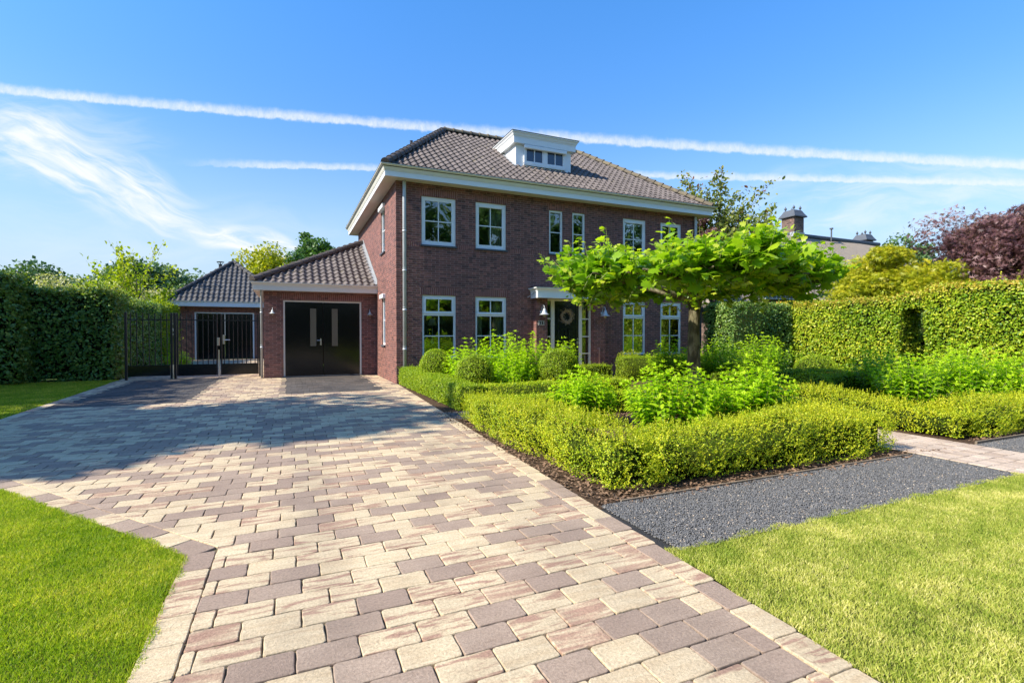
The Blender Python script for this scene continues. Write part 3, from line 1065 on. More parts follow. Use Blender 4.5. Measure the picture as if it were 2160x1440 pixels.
# diagonal border of the splay
V0 = len(data[0])
dx_, dy_ = (6.79 - 3.32), -4.4
ln_ = math.hypot(dx_, dy_)
ux, uy = dx_ / ln_, dy_ / ln_
k = 0
while k * PX < ln_ - 0.1:
    b0 = len(data[0])
    paver(*data, k * PX, (k + 1) * PX, 0.0, BW, kindpick(), g, z=0.0)
    for q in range(b0, len(data[0])):
        a, b, c = data[0][q]
        data[0][q] = (xl(-5.6) + a * ux - b * uy, -5.6 + a * uy + b * ux, c)
    k += 1
row = 0
y = -15.9
while y < 16.2:
    xx0 = xl(y + PY / 2) + BW + 0.001
    if -10.07 < y < -5.6:
        xx0 = -8.0
    xx1 = xr(y + PY / 2) - BW - 0.001
    if y > 0:
        xx1 = HX0 - .01
    if y > 3.25:
        xx1 = -3.46
        xx0 = -7.25
    x = -8.5 + (PX / 2 if row % 2 else 0) + g.random() * 0.05
    while x < xx1:
        a, b = max(x, xx0), min(x + PX, xx1)
        if x < xx0 and b - a < 0.05:
            x += PX
            continue
        if a - PX < xx0 and a > xx0 and a - xx0 < 0.05:
            a = xx0
        if b < xx1 and xx1 - b < 0.05:
            b = xx1
        elif b == xx1 and b - a < 0.05:
            x += PX
            continue
        if b - a > 0.018:
            c = (a + b) / 2
            yc = y + PY / 2
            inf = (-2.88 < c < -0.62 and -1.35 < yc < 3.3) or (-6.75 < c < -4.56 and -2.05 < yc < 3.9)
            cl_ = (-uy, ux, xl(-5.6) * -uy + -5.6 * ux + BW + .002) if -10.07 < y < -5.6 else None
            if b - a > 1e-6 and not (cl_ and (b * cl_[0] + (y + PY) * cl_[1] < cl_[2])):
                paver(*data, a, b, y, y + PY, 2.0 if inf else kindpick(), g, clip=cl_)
        x += PX
    y += PY
    row += 1
paverobj('driveway', data)

# brick path through the garden to the door
data = ([], [], [], [], [])
x = 3.72
while x < 4.84:
    y = -16.0
    while y < -0.4:
        paver(*data, x, x + 0.142, y, y + 0.16, 3.0, g, z=0.004, rc=0.008, nb=2, j=0.004)
        y += 0.16
    x += 0.142
for (xa, xb, ya, yb) in ((4.86, 6.3, -1.6, -.25),):
    x = xa
    while x < xb:
        y = ya
        while y < yb:
            paver(*data, x, x + 0.142, y, y + 0.16, 3.0, g, z=0.004, rc=0.008, nb=2, j=0.004)
            y += 0.16
        x += 0.142
paverobj('garden_path', data)
sheet('path_bed', [(3.70, -16), (4.88, -16), (4.88, -1.62), (6.4, -1.62), (6.4, -.1), (3.70, -.1)], -0.004, M_joint)
sheet('garden_soil', [(xr(-10.3) + .01, -10.3), (13.9, -10.3), (13.9, -.02), (HX0 + .03, -.02), (xr(-.5) + .01, -.5)], -0.018, M_soil)
sheet('gravel_bed', [(xr(-11.2) + .01, -11.25), (14, -11.25), (14, -10.31), (xr(-10.3) + .01, -10.31)], -0.016, M_gravelbed)
sheet('lawn', [(xr(-16) + .01, -16), (3.69, -16), (3.69, -11.16), (xr(-11.16) + .01, -11.16)], -0.010, M_lawn)
sheet('lawn', [(4.9, -16), (14, -16), (14, -11.16), (4.9, -11.16)], -0.010, M_lawn)
sheet('lawn', [(-16, -16), (-3.34, -16), (-3.34, -10.0), (xl(-5.6) - .02, -5.6), (xl(4.2) - .02, 4.3), (-16, 4.3)], -0.010, M_lawn)


def pebbles(name, areas, dens, label, size=0.0080):
    P = []
    for (x0, x1, y0, y1) in areas:
        n = int((x1 - x0) * (y1 - y0) * dens)
        P.append(np.stack([x0 + (x1 - x0) * rng.random(n), y0 + (y1 - y0) * rng.random(n), np.full(n, 0.0)], 1))
    P = np.concatenate(P)
    n = len(P)
    P[:, 2] = -0.012 + rng.random(n) * 0.012
    o6 = np.array([[1, 0, 0], [-1, 0, 0], [0, 1, 0], [0, -1, 0], [0, 0, .7], [0, 0, -.7]], float)
    V = P[:, None, :] + (o6[None] * (0.6 + 0.8 * rng.random((n, 6, 1)))) * (size * (0.5 + 0.7 * rng.random((n, 1, 1))))
    a = rng.random(n) * 6.28
    c, s_ = np.cos(a)[:, None], np.sin(a)[:, None]
    dx, dy = V[:, :, 0] - P[:, None, 0], V[:, :, 1] - P[:, None, 1]
    V[:, :, 0] = P[:, None, 0] + dx * c - dy * s_
    V[:, :, 1] = P[:, None, 1] + dx * s_ + dy * c
    F = np.array([[0, 2, 4], [2, 1, 4], [1, 3, 4], [3, 0, 4], [2, 0, 5], [1, 2, 5], [3, 1, 5], [0, 3, 5]])
    F = (F[None] + (np.arange(n) * 6)[:, None, None]).reshape(-1, 3)
    o = npmesh(name, [(V.reshape(-1, 3), F, 0, np.repeat(rng.random(n), 6), None)], [M_pebble])
    return tag(o, label, 'gravel', kind='stuff')


pebbles('gravel', [(-.50, 3.69, -11.16, -10.26), (4.9, 8.5, -11.16, -10.26), (-.33, 3.6, -5.95, -5.25)], 22000, 'dark grey basalt gravel strip beside the lawn and between the box hedges')


def chips(name, areas, dens, label):
    P = []
    for (x0, x1, y0, y1) in areas:
        n = int((x1 - x0) * (y1 - y0) * dens)
        P.append(np.stack([x0 + (x1 - x0) * rng.random(n), y0 + (y1 - y0) * rng.random(n), rng.random(n) * .012 - .008], 1))
    P = np.concatenate(P)
    n = len(P)
    D = rdir(n) * np.array([1, 1, .25])
    N = norm(rdir(n) * .5 + np.array([0, 0, 1]))
    o = npmesh(name, [leaves(P, D, N, 0.015 + 0.03 * rng.random(n), T_DIA, 1.2)], [simple('brown litter', (0.20, 0.12, 0.07), 0.95, var=0.7, vs=60)])
    return tag(o, label, 'leaf litter', kind='stuff')


chips('leaf_litter', [(-.5, .2, -10.25, -5.3), (.3, 3.3, -9.7, -6), (5.2, 9, -10.2, -6), (-.3, 4.3, -10.35, -10.1)], 900, 'brown leaf litter on the soil under the box hedges')


def blades(name, poly_test, bbox, dens, label, m, h=0.024, far=None):
    x0, x1, y0, y1 = bbox
    n = int((x1 - x0) * (y1 - y0) * dens)
    P = np.stack([x0 + (x1 - x0) * rng.random(n), y0 + (y1 - y0) * rng.random(n), np.full(n, -0.010)], 1)
    P = P[poly_test(P[:, 0], P[:, 1])]
    n = len(P)
    tuft = lump(P * np.array([1, 1, 0]), 14.0, 11)
    hh = h * (0.55 + 0.7 * rng.random(n)) * (1 + 0.28 * tuft)
    D = norm(rdir(n) * np.array([.75, .75, .1]) + np.array([0, 0, 1.0]))
    N = norm(rdir(n) * np.array([1, 1, .2]))
    rn = np.clip(0.42 + 0.2 * rng.normal(size=n) + 0.12 * tuft, 0, 1)
    wid = 0.0034 / h * (1.0 if far is None else far)
    o = npmesh(name, [leaves(P, D, N, hh, T_BLADE, wid, rn)], [m])
    return tag(o, label, 'grass', kind='stuff')


def in_left(x, y):
    lim = np.where(y < -10.0, -3.32, -6.79 + (-5.6 - y) * (6.79 - 3.32) / 4.4)
    return x < lim + 0.01 + 0.012 * np.sin(y * 9) + 0.010 * np.sin(y * 31) + 0.02 * rng.random(len(x))


blades('grass', in_left, (-6.3, -3.2, -12.8, -7.4), 40000, 'bright green mown grass in the front left corner of the driveway', L_grass)
blades('grass', lambda x, y: x < (-7.04 - 0.045 * y) + .02 * np.sin(y * 17), (-11.0, -6.7, -5.6, 4.4), 3500, 'shaded grass strip under the tall hedge left of the driveway', L_grass, h=0.03, far=2.2)
blades('grass', lambda x, y: (x > (-0.08 + 0.045 * y) + .015 * np.sin(y * 13)) & (y < -11.14 + 0.015 * np.sin(x * 7) + 0.02 * np.sin(x * 19) + 0.03 * rng.random(len(x))), (-.75, 3.72, -13.1, -11.0), 30000, 'yellowish sunburnt grass beside the gravel strip on the right', L_grassdry)
blades('grass', lambda x, y: (y < -11.12), (4.88, 7.5, -12.5, -11.0), 6000, 'grass on the far side of the brick garden path', L_grassdry)

# timber edging of the gravel
mb = MB()
mb.box(-.30, 3.62, -10.27, -10.25, -.03, 0.014)
tag(mb.build('timber_edging', M_wood), 'thin weathered timber board edging the gravel in front of the long box hedge', 'edging')
mb = MB()
mb.box(4.95, 12, -10.27, -10.245, -.03, 0.030)
tag(mb.build('timber_edging', M_wood), 'thin weathered timber board edging the gravel right of the brick path', 'edging')
# ------------------------------------------------------------------ buildings
def wallface(mb, u0, u1, z0, z1, holes, depth=0.11):
    """front skin in local (u, depth, z) with openings and their reveals"""
    us = sorted({u0, u1, *[h[0] for h in holes], *[h[1] for h in holes]})
    zs = sorted({z0, z1, *[h[2] for h in holes], *[h[3] for h in holes]})
    for i in range(len(us) - 1):
        for j in range(len(zs) - 1):
            c, d = (us[i] + us[i + 1]) / 2, (zs[j] + zs[j + 1]) / 2
            if any(h[0] < c < h[1] and h[2] < d < h[3] for h in holes):
                continue
            mb.poly([(us[i], 0, zs[j]), (us[i + 1], 0, zs[j]), (us[i + 1], 0, zs[j + 1]), (us[i], 0, zs[j + 1])])
    for (a, b, c, d) in holes:
        mb.poly([(a, 0, c), (a, 0, d), (a, depth, d), (a, depth, c)])
        mb.poly([(b, 0, c), (b, depth, c), (b, depth, d), (b, 0, d)])
        mb.poly([(a, 0, d), (b, 0, d), (b, depth, d), (a, depth, d)])
        mb.poly([(a, 0, c), (a, depth, c), (b, depth, c), (b, 0, c)])


def frame(mb, u0, u1, z0, z1, w, y0, y1, wb=None):
    wb = wb or w
    mb.box(u0, u0 + w, y0, y1, z0, z1)
    mb.box(u1 - w, u1, y0, y1, z0, z1)
    mb.box(u0 + w, u1 - w, y0, y1, z1 - w, z1)
    mb.box(u0 + w, u1 - w, y0, y1, z0, z0 + wb)


def window(parent, mtx, u0, u1, z0, z1, style, roller=False, dark_sill=True, name='window'):
    fr = MB(mtx)
    pn = MB(mtx)
    frame(fr, u0, u1, z0, z1, 0.058, 0.035, 0.10)
    a, b, c, d = u0 + .058, u1 - .058, z0 + .058, z1 - .058
    if style == '22':
        frame(fr, a, b, c, d, 0.052, 0.045, 0.09, 0.06)
        a, b, c, d = a + .052, b - .052, c + .06, d - .052
        m_, k = (a + b) / 2, (c + d) / 2
        fr.box(m_ - .013, m_ + .013, 0.056, 0.082, c, d)
        fr.box(a, m_ - .013, 0.056, 0.082, k - .013, k + .013)
        fr.box(m_ + .013, b, 0.056, 0.082, k - .013, k + .013)
        pn.box(a - .004, b + .004, 0.066, 0.072, c - .004, d + .004)
    elif style == '12':
        k = (c + d) / 2
        fr.box(a, b, 0.056, 0.082, k - .012, k + .012)
        pn.box(a - .004, b + .004, 0.066, 0.072, c - .004, d + .004)
    elif style == 'door':   # tall: transom sash above, 2x2 fixed below
        t = z0 + (z1 - z0) * 0.695
        fr.box(a, b, 0.035, 0.10, t - .03, t + .03)
        m_ = (a + b) / 2
        k = (c + t - .03) / 2
        fr.box(m_ - .013, m_ + .013, 0.056, 0.082, c, t - .03)
        fr.box(a, m_ - .013, 0.056, 0.082, k - .013, k + .013)
        fr.box(m_ + .013, b, 0.056, 0.082, k - .013, k + .013)
        pn.box(a - .004, b + .004, 0.066, 0.072, c - .004, t - .026)
        frame(fr, a, b, t + .03, d, 0.05, 0.024, 0.09, 0.06)
        fr.box(a - .01, b + .01, 0.012, 0.024, t + .028, t + .048)
        fr.box(m_ - .013, m_ + .013, 0.05, 0.082, t + .09, d - .05)
        pn.box(a + .046, b - .046, 0.062, 0.068, t + .086, d - .046)
    w = fr.build(name, M_white, parent)
    pn.build('pane', M_glass, w)
    if roller:
        r_ = MB(mtx)
        r_.box(a + .0, b - .0, 0.026, 0.05, z1 - .135, z1 - .06)
        r_.box(a + .0, b - .0, 0.020, 0.026, z1 - .128, z1 - .10)
        r_.build('roller_blind_box', M_white, w)
    if dark_sill:
        s_ = MB(mtx)
        s_.box(u0 - .03, u1 + .03, -0.045, 0.10, z0 - .045, z0 - .002)
        s_.build('sill', M_slate, w)
    return w


def cornice(mb, x0, x1, y0, y1, prof, closed=True, sides='LFRB'):
    """sweep a profile (offset outwards, z) round a rectangle"""
    def rect(o):
        return [(x0 - o, y0 - o), (x1 + o, y0 - o), (x1 + o, y1 + o), (x0 - o, y1 + o)]
    seg = {'F': (0, 1), 'R': (1, 2), 'B': (2, 3), 'L': (3, 0)}
    for k in range(len(prof) - 1):
        A, B = rect(prof[k][0]), rect(prof[k + 1][0])
        for s_ in sides:
            i, j = seg[s_]
            mb.poly([(*A[i], prof[k][1]), (*A[j], prof[k][1]), (*B[j], prof[k + 1][1]), (*B[i], prof[k + 1][1])])


def slope(mb, O, U, Vd, n, pu, gauge, clip, amp=0.028, step=0.030):
    """pantiles over a sloping plane: O + u*U + v*Vd; clip(v)->(umin,umax)"""
    O, U, Vd, n = Vector(O), Vector(U).normalized(), Vector(Vd).normalized(), Vector(n).normalized()
    vmax = clip[1]
    rows = int(math.ceil(vmax / gauge))
    sub = 8
    prof = []
    for k in range(sub):
        t = k / sub
        prof.append(0.5 * (1 + math.cos(2 * math.pi * t)) ** 1.0 if True else 0)
    for r_ in range(rows):
        va, vb = r_ * gauge, min(vmax, (r_ + 1) * gauge)
        ua0, ua1 = clip[0](va)
        ub0, ub1 = clip[0](vb)
        um0, um1 = min(ua0, ub0), max(ua1, ub1)
        i0, i1 = int(math.floor(um0 / pu * sub)), int(math.ceil(um1 / pu * sub))
        lo, hi, lip = [], [], []
        for i in range(i0, i1 + 1):
            uu = i * pu / sub
            random.seed((i // sub) * 131 + r_ * 17)
            mb.cur = random.random()
            hgt = prof[i % sub] * amp * 2
            ul = min(max(uu, ua0), ua1)
            uh = min(max(uu, ub0), ub1)
            jit = (random.random() - .5) * 0.008
            lip.append(mb.P(O + U * ul + Vd * (va - 0.012 + jit) + n * (hgt + step - 0.028)))
            lo.append(mb.P(O + U * ul + Vd * (va - 0.012 + jit) + n * (hgt + step)))
            hi.append(mb.P(O + U * uh + Vd * (vb + 0.0) + n * (hgt + 0.002)))
        for i in range(len(lo) - 1):
            mb.f.append([lo[i], lo[i + 1], hi[i + 1], hi[i]])
            mb.f.append([lip[i], lip[i + 1], lo[i + 1], lo[i]])


def caps(mb, p0, p1, r=0.105, seg=0.33, lift=0.03):
    p0, p1 = Vector(p0), Vector(p1)
    d = p1 - p0
    L = d.length
    d.normalize()
    side = d.cross(Vector((0, 0, 1))).normalized()
    up_ = side.cross(d).normalized()
    n = int(L / seg)
    for k in range(n + 1):
        a = k * seg
        b = min(L + .03, a + seg + 0.05)
        if b - a < .05:
            continue
        mb.cur = random.random()
        ra = []
        for (t, rr, lz) in ((a, r * 1.10, lift + .014), (a + .045, r * 1.10, lift + .014), (a + .05, r * 1.02, lift + .006), (b, r * 0.93, lift)):
            ring = []
            for j in range(9):
                an = math.pi * (j / 8) * 1.12 - 0.06 * math.pi
                ring.append(mb.P(p0 + d * t + side * (math.cos(an) * rr) + up_ * (math.sin(an) * rr + lz)))
            ra.append(ring)
        for q in range(3):
            for j in range(8):
                mb.f.append([ra[q][j], ra[q][j + 1], ra[q + 1][j + 1], ra[q + 1][j]])
        mb.f.append(ra[0])
        mb.f.append(ra[-1][::-1])


FRONT = Matrix.Identity(4)


def side_mtx(x):     # local u -> -Y, depth -> +X
    return Matrix(((0, 1, 0, x), (-1, 0, 0, 0), (0, 0, 1, 0), (0, 0, 0, 1)))


house = empty('brick_house', (5.1, 0, 0), 'two-storey purple-brown brick house with hipped pantile roof, white cornice and dormer', 'house')
UP = [(.58, 1.55, 3.77, 5.09), (2.14, 3.08, 3.77, 5.09), (4.50, 4.97, 3.77, 5.09), (5.31, 5.77, 3.77, 5.09), (7.21, 8.13, 3.77, 5.09), (8.74, 9.64, 3.77, 5.09)]
LO = [(.59, 1.55, .66, 2.40), (2.13, 3.09, .66, 2.40), (7.22, 8.13, .66, 2.40), (8.75, 9.65, .66, 2.40)]
DOOR = (4.34, 6.0, 0.0, 2.40)
WT = 5.42
mb = MB()
wallface(mb, HX0, HX1, -.05, WT, UP + LO + [DOOR])
mb.build('front_wall', M_brick, house)
mb = MB(side_mtx(HX0))
SW = [(-2.42, -1.70, 3.80, 5.18), (-2.26, -1.70, 1.0, 2.50)]
wallface(mb, -HY1, 0, -.05, WT, SW)
mb.build('side_wall', M_brick, house)
mb = MB()
mb.poly([(HX1, 0, 0), (HX1, HY1, 0), (HX1, HY1, WT), (HX1, 0, WT)])
mb.poly([(HX0, HY1, 0), (HX1, HY1, 0), (HX1, HY1, WT), (HX0, HY1, WT)])
mb.build('rear_wall', M_brick, house)
# upright brick courses
for (a, b, c, d) in UP + LO:
    mb = MB()
    mb.box(a - .05, b + .05, -.003, 0, d + .004, d + .205)
    mb.build('upright_brick_course', M_brick2, house)
for (a, b) in ((HX0, .55), (1.58, 2.11), (3.11, 4.47), (5.0, 5.28), (5.8, 7.18), (8.16, 8.71), (9.67, HX1)):
    mb = MB()
    mb.box(a, b, -.003, 0, 3.70, 3.825)
    mb.build('upright_brick_course', M_brick2, house)
for i, h_ in enumerate(UP):
    window(house, FRONT, *h_, '12' if i in (2, 3) else '22', roller=i in (1, 4))
for i, h_ in enumerate(LO):
    window(house, FRONT, *h_, 'door')
for h_ in SW:
    w = window(house, side_mtx(HX0), *h_, '12')
    r_ = MB(side_mtx(HX0))
    r_.box(h_[0] - .02, h_[1] + .02, -0.085, 0.03, h_[3] - .10, h_[3] + .03, 0.01)
    r_.build('roller_blind_box', M_white, w)
# rooms behind the glass
mb = MB()
mb.box(HX0 + .12, HX1 - .05, 2.8, 2.85, 0, 5.4)
mb.box(HX0 + .12, HX1 - .05, .12, 2.8, 2.75, 2.85)
mb.box(HX0 + .12, HX1 - .05, .12, 2.8, .02, .07)
for xx in (3.6, 6.6):
    mb.box(xx, xx + .1, .12, 2.8, .07, 5.4)
mb.build('room', M_wallin, house)


def curtain(x0, x1, z0, z1, y=0.22):
    mb = MB()
    n = int((x1 - x0) / .012)
    for k in range(n):
        a, b = x0 + k * .012, x0 + (k + 1) * .012
        ya, yb = y + .028 * math.sin(a * 62 + 1.5 * math.sin(a * 9)), y + .028 * math.sin(b * 62 + 1.5 * math.sin(b * 9))
        mb.poly([(a, ya, z0), (b, yb, z0), (b, yb, z1), (a, ya, z1)])
    mb.build('curtain', M_curtain, house, True)


curtain(2.60, 3.05, 3.75, 5.1)
curtain(2.12, 2.40, .6, 2.4)
curtain(2.74, 3.07, .6, 2.4)
curtain(8.72, 9.66, 3.75, 5.1)
mb = MB()
mb.lathe([(.145, 1.58), (.06, 1.78)], (1.07, .75, 0), 20)
mb.lathe([(.012, 1.58), (.012, 1.2), (.05, 1.15), (.06, 1.05), (.0, 1.04)], (1.07, .75, 0), 12)
lamp_ = mb.build('table_lamp', M_lampshade)
tag(lamp_, 'table lamp with cream cone shade behind the lower window nearest the downpipe', 'lamp')
mb = MB()
mb.box(.7, 1.5, .5, 1.0, 1.0, 1.035)
for (a, b) in ((.72, .52), (1.46, .52), (.72, .96), (1.46, .96)):
    mb.box(a, a + .03, b, b + .03, .07, 1.0)
tag(mb.build('side_table', M_wood), 'dim side table under the cream lamp behind the lower window', 'table')

# cornice, soffit
mb = MB()
mb.box(HX0 - .33, HX1 + .33, -.33, HY1 + .33, WT + .002, WT + .02)
mb.build('soffit', M_soffit, house)
mb = MB()
cornice(mb, HX0, HX1, 0, HY1, [(.325, WT - .006), (.345, WT - .006), (.345, WT + .13), (.356, WT + .13)])
mb.build('cornice', M_white, house)
mb = MB()
cornice(mb, HX0, HX1, 0, HY1, [(.350, WT + .128), (.362, WT + .13), (.362, WT + .15), (.372, WT + .16), (.385, WT + .195), (.41, WT + .235), (.445, WT + .262), (.455, WT + .268), (.455, WT + .29)])
mb.build('crown_moulding', M_cream, house)  # cream tone stands in for light bounced up from the ground
mb = MB()
cornice(mb, HX0, HX1, 0, HY1, [(.457, WT + .285), (.462, WT + .300), (.445, WT + .305), (.405, WT + .22), (.20, WT + .22)])
mb.build('gutter', M_darkzinc, house)

# roof
EZ, ED = 5.66, .33
TA = 0.665
RY = HY1 / 2
RZ = EZ + TA * (RY + ED)
XL, XR = 2.37, 7.87
sf = math.hypot(1, TA)


def clip_front(v):
    yv = v / sf
    t = yv / (RY + ED)
    return ((HX0 - ED) + (XL - (HX0 - ED)) * t - 0, (HX1 + ED) + (XR - HX1 - ED) * t)


roofm = MB()
slope(roofm, (0, -ED, EZ), (1, 0, 0), (0, 1, TA), (0, -TA, 1), .21, .285, (clip_front, (RY + ED) * sf))
slope(roofm, (0, HY1 + ED, EZ), (1, 0, 0), (0, -1, TA), (0, TA, 1), .21, .285, (clip_front, (RY + ED) * sf))
runL = XL - (HX0 - ED)
TL = (RZ - EZ) / runL
sl_ = math.hypot(1, TL)


def clip_left(v):
    t = v / sl_ / runL
    return (-ED + t * (RY + ED), HY1 + ED - t * (RY + ED))


slope(roofm, (HX0 - ED, 0, EZ), (0, 1, 0), (1, 0, TL), (-TL, 0, 1), .21, .285, (clip_left, runL * sl_))
slope(roofm, (HX1 + ED, 0, EZ), (0, 1, 0), (-1, 0, TL), (TL, 0, 1), .21, .285, (clip_left, runL * sl_))
roof = roofm.build('roof', M_tile, house)
mb = MB()
caps(mb, (HX0 - ED, -ED, EZ + .05), (XL, RY, RZ + .03))
caps(mb, (HX0 - ED, HY1 + ED, EZ + .05), (XL, RY, RZ + .03))
mb.build('hip_tiles', M_tilecap, roof)
mb = MB()
caps(mb, (XL, RY, RZ + .03), (XR, RY, RZ + .03))
mb.build('ridge_tiles', M_tilemoss, roof)
mb = MB()
caps(mb, (HX1 + ED, -ED, EZ + .05), (XR, RY, RZ + .03))
caps(mb, (HX1 + ED, HY1 + ED, EZ + .05), (XR, RY, RZ + .03))
mb.build('hip_tiles', M_tilemoss, roof)
mb = MB()
mb.tube([(.98, 3.0, 6.8), (.98, 3.0, 7.58)], .035, 12)
mb.tube([(.98, 3.0, 7.58), (.98, 3.0, 7.62)], .05, 12)
mb.tube([(.98, 3.0, 7.65), (.98, 3.0, 7.665)], .055, 12)
mb.build('flue_pipe', M_blackmetal, roof)

# dormer
DY = 1.2
mb = MB()
mb.box(3.93, 5.95, DY, 3.6, 6.70, 7.46)
dorm = mb.build('dormer', M_white, house)
mb = MB()
cornice(mb, 3.93, 5.95, DY, 4.1, [(0, 7.40), (.12, 7.40), (.12, 7.58), (.13, 7.59), (.13, 7.61), (.15, 7.63), (.17, 7.68), (.20, 7.71), (.205, 7.74)])
mb.build('dormer_cornice', M_white, dorm)
mb = MB()
mb.box(3.93 - .215, 5.95 + .215, DY - .215, 4.3, 7.741, 7.758)
mb.build('dormer_roof', M_darkzinc, dorm)
mb = MB()
mb.box(4.20, 5.72, DY - .05, DY - .003, 6.76, 6.83)
frame(mb, 4.20, 5.72, 6.80, 7.38, .05, DY - .055, DY - .004)
mb.box(4.91, 5.01, DY - .055, DY - .004, 6.85, 7.33)
for a, b in ((4.25, 4.91), (5.01, 5.67)):
    frame(mb, a, b, 6.85, 7.33, .045, DY - .042, DY - .004)
    mb.box((a + b) / 2 - .015, (a + b) / 2 + .015, DY - .038, DY - .004, 6.895, 7.285)
dw = mb.build('dormer_window', M_white, dorm)
mb = MB()
for a, b in ((4.29, 4.87), (5.05, 5.63)):
    mb.box(a, b, DY - .012, DY - .006, 6.89, 7.29)
mb.build('pane', mat('sky-tinted glass', lambda n: principled(n, Base_Color=rgb(.02, .04, .08), Roughness=.03, Specular_IOR_Level=.9).outputs[0]), dw)  # blue base colour paints in the sky's reflection beneath the gloss
mb = MB()
mb.box(4.18, 5.74, DY - .14, DY - .056, 7.27, 7.385, .015)
mb.build('roller_blind_box', M_white, dw)
mb = MB()
for k in range(14):
    a = 3.80 + k * .165
    mb.poly([(a, DY - .12, 6.745 - .01 * (k % 2)), (a + .16, DY - .12, 6.745 - .01 * (k % 2)), (a + .16, DY + .0, 6.80), (a, DY + .0, 6.80)])
mb.box(3.82, 3.93, DY - .02, 2.35, 6.72, 6.80)
mb.m = Matrix.Translation((0, 0, 0))
zs = EZ + TA * (DY + ED)
mb2 = MB()
mb2.poly([(3.79, DY - .12, zs - .03), (3.93, DY - .12, zs + .0), (3.93, 2.5, EZ + TA * (2.5 + ED) + .07), (3.79, 2.5, EZ + TA * (2.5 + ED) + .05)])
mb2.build('lead_flashing', M_lead, dorm)

# downpipes
def downpipe(x, y, z0, z1, parent, r=.05, kinkx=0.0, kinky=0.0):
    mb = MB()
    mb.tube([(x + kinkx, y + kinky, z1), (x + kinkx * .6, y + kinky * .6, z1 - .05), (x, y, z1 - .16), (x, y, z0)], r, 12)
    for zz in np.arange(z0 + .9, z1 - .4, 1.05):
        mb.tube([(x, y, zz), (x, y, zz + .055)], r + .007, 12)
        mb.tube([(x, y, zz + .09), (x, y, zz + .10)], r + .004, 12)
        mb.box(x - .012, x + .012, y, y + .06, zz, zz + .05)
    mb.build('downpipe', M_zinc, parent, True)


downpipe(.10, -.065, 0, WT, house)
downpipe(HX1 - .14, -.065, 0, WT, house)

# porch
mb = MB()
mb.box(3.97, 4.34, -.2, -.0, -.02, 2.40)
mb.build('porch_pillar', M_brick, house)
mb = MB()
mb.box(6.0, 6.40, -.2, -.0, -.02, 2.40)
mb.build('porch_pillar', M_brick, house)
mb = MB()
mb.box(3.90, 6.47, -.45, -.005, 2.401, 2.425)
can = mb.build('porch_canopy', M_cream, house)
mb = MB()
cornice(mb, 3.90, 6.47, -.45, -.006, [(0, 2.39), (.02, 2.39), (.02, 2.56), (.03, 2.57), (.035, 2.60), (.06, 2.63), (.09, 2.655), (.10, 2.665), (.10, 2.69)], sides='LFR')
mb.build('canopy_fascia', M_white, can)
mb = MB()
mb.poly([(3.79, -.56, 2.692), (6.58, -.56, 2.692), (6.58, -.0, 2.74), (3.79, -.0, 2.74)])
mb.build('canopy_roof', M_zinc, can)
mb = MB()
mb.tube([(3.77, -.02, 2.42), (3.86, -.2, 2.52), (3.90, -.38, 2.66)], .012, 6)
mb.build('canopy_outlet_pipe', M_zinc, can)
# door frame with side lights
mb = MB()
frame(mb, 4.34, 6.0, 0.02, 2.395, .055, .02, .11, .03)
mb.box(4.58, 4.70, .022, .108, .05, 2.34)
mb.box(5.57, 5.68, .022, .108, .05, 2.34)
for (a, b) in ((4.395, 4.58), (5.68, 5.945)):
    for zz in (.72, 1.25, 1.80):
        mb.box(a, b, .035, .09, zz - .018, zz + .018)
dfr = mb.build('door_frame', M_cream, house)
mb = MB()
mb.box(4.395, 4.58, .06, .066, .05, 2.34)
mb.box(5.68, 5.945, .06, .066, .05, 2.34)
mb.build('pane', M_glass, dfr)
mb = MB()
mb.box(4.703, 5.567, .05, .095, .05, 2.338)
for (a, b) in ((4.79, 5.09), (5.18, 5.48)):
    for (c, d) in ((.22, .80), (1.12, 1.52), (1.62, 2.22)):
        for q, (o, t) in enumerate(((0, .004), (.022, .010), (.05, .014))):
            pass
        frame(mb, a, b, c, d, .028, .036, .05)
        mb.box(a + .06, b - .06, .041, .05, c + .06, d - .06, .006)
door = mb.build('front_door', M_green, house)
mb = MB()
mb.box(4.97, 5.29, .030, .049, .89, .975, .006)
mb.box(5.0, 5.26, .026, .030, .91, .955)
mb.build('letter_box', M_steel, door)
mb = MB()
mb.box(5.485, 5.53, .02, .05, 1.00, 1.10)
mb.tube([(5.508, .03, 1.17), (5.508, -.02, 1.17)], .026, 12)
mb.tube([(5.508, .03, 1.06), (5.508, -.02, 1.06)], .022, 12)
mb.build('door_handle', M_steel, door)
mb = MB()
mb.box(4.1, 6.2, -.28, .0, -.01, .045, .008)
mb.build('doorstep', M_slate, house)
mb = MB()
for k in range(900):
    a = random.random() * 6.283
    rr = .175 + random.gauss(0, .034)
    tt = random.gauss(0, .022)
    c = Vector((5.12 + rr * math.cos(a), .0 + tt, 1.87 + rr * math.sin(a)))
    d = Vector((random.gauss(math.cos(a) * .5, .6), random.gauss(-.5, .5), random.gauss(math.sin(a) * .5, .6))).normalized() * .032
    e = d.cross(Vector((.3, 1, .2))).normalized() * .008
    mb.poly([c - e, c + d, c + e])
    mb.poly([c - e + Vector((0, .004, 0)), c + d * .8, c + e * 1.2])
n_ = 28
mb.tube([(5.12 + .165 * math.cos(6.283 * k / n_), .014, 1.87 + .165 * math.sin(6.283 * k / n_)) for k in range(n_ + 1)], .024, 7, False)
tag(mb.build('wreath', M_wreath), 'round dried twig wreath hanging on the dark front door', 'wreath')


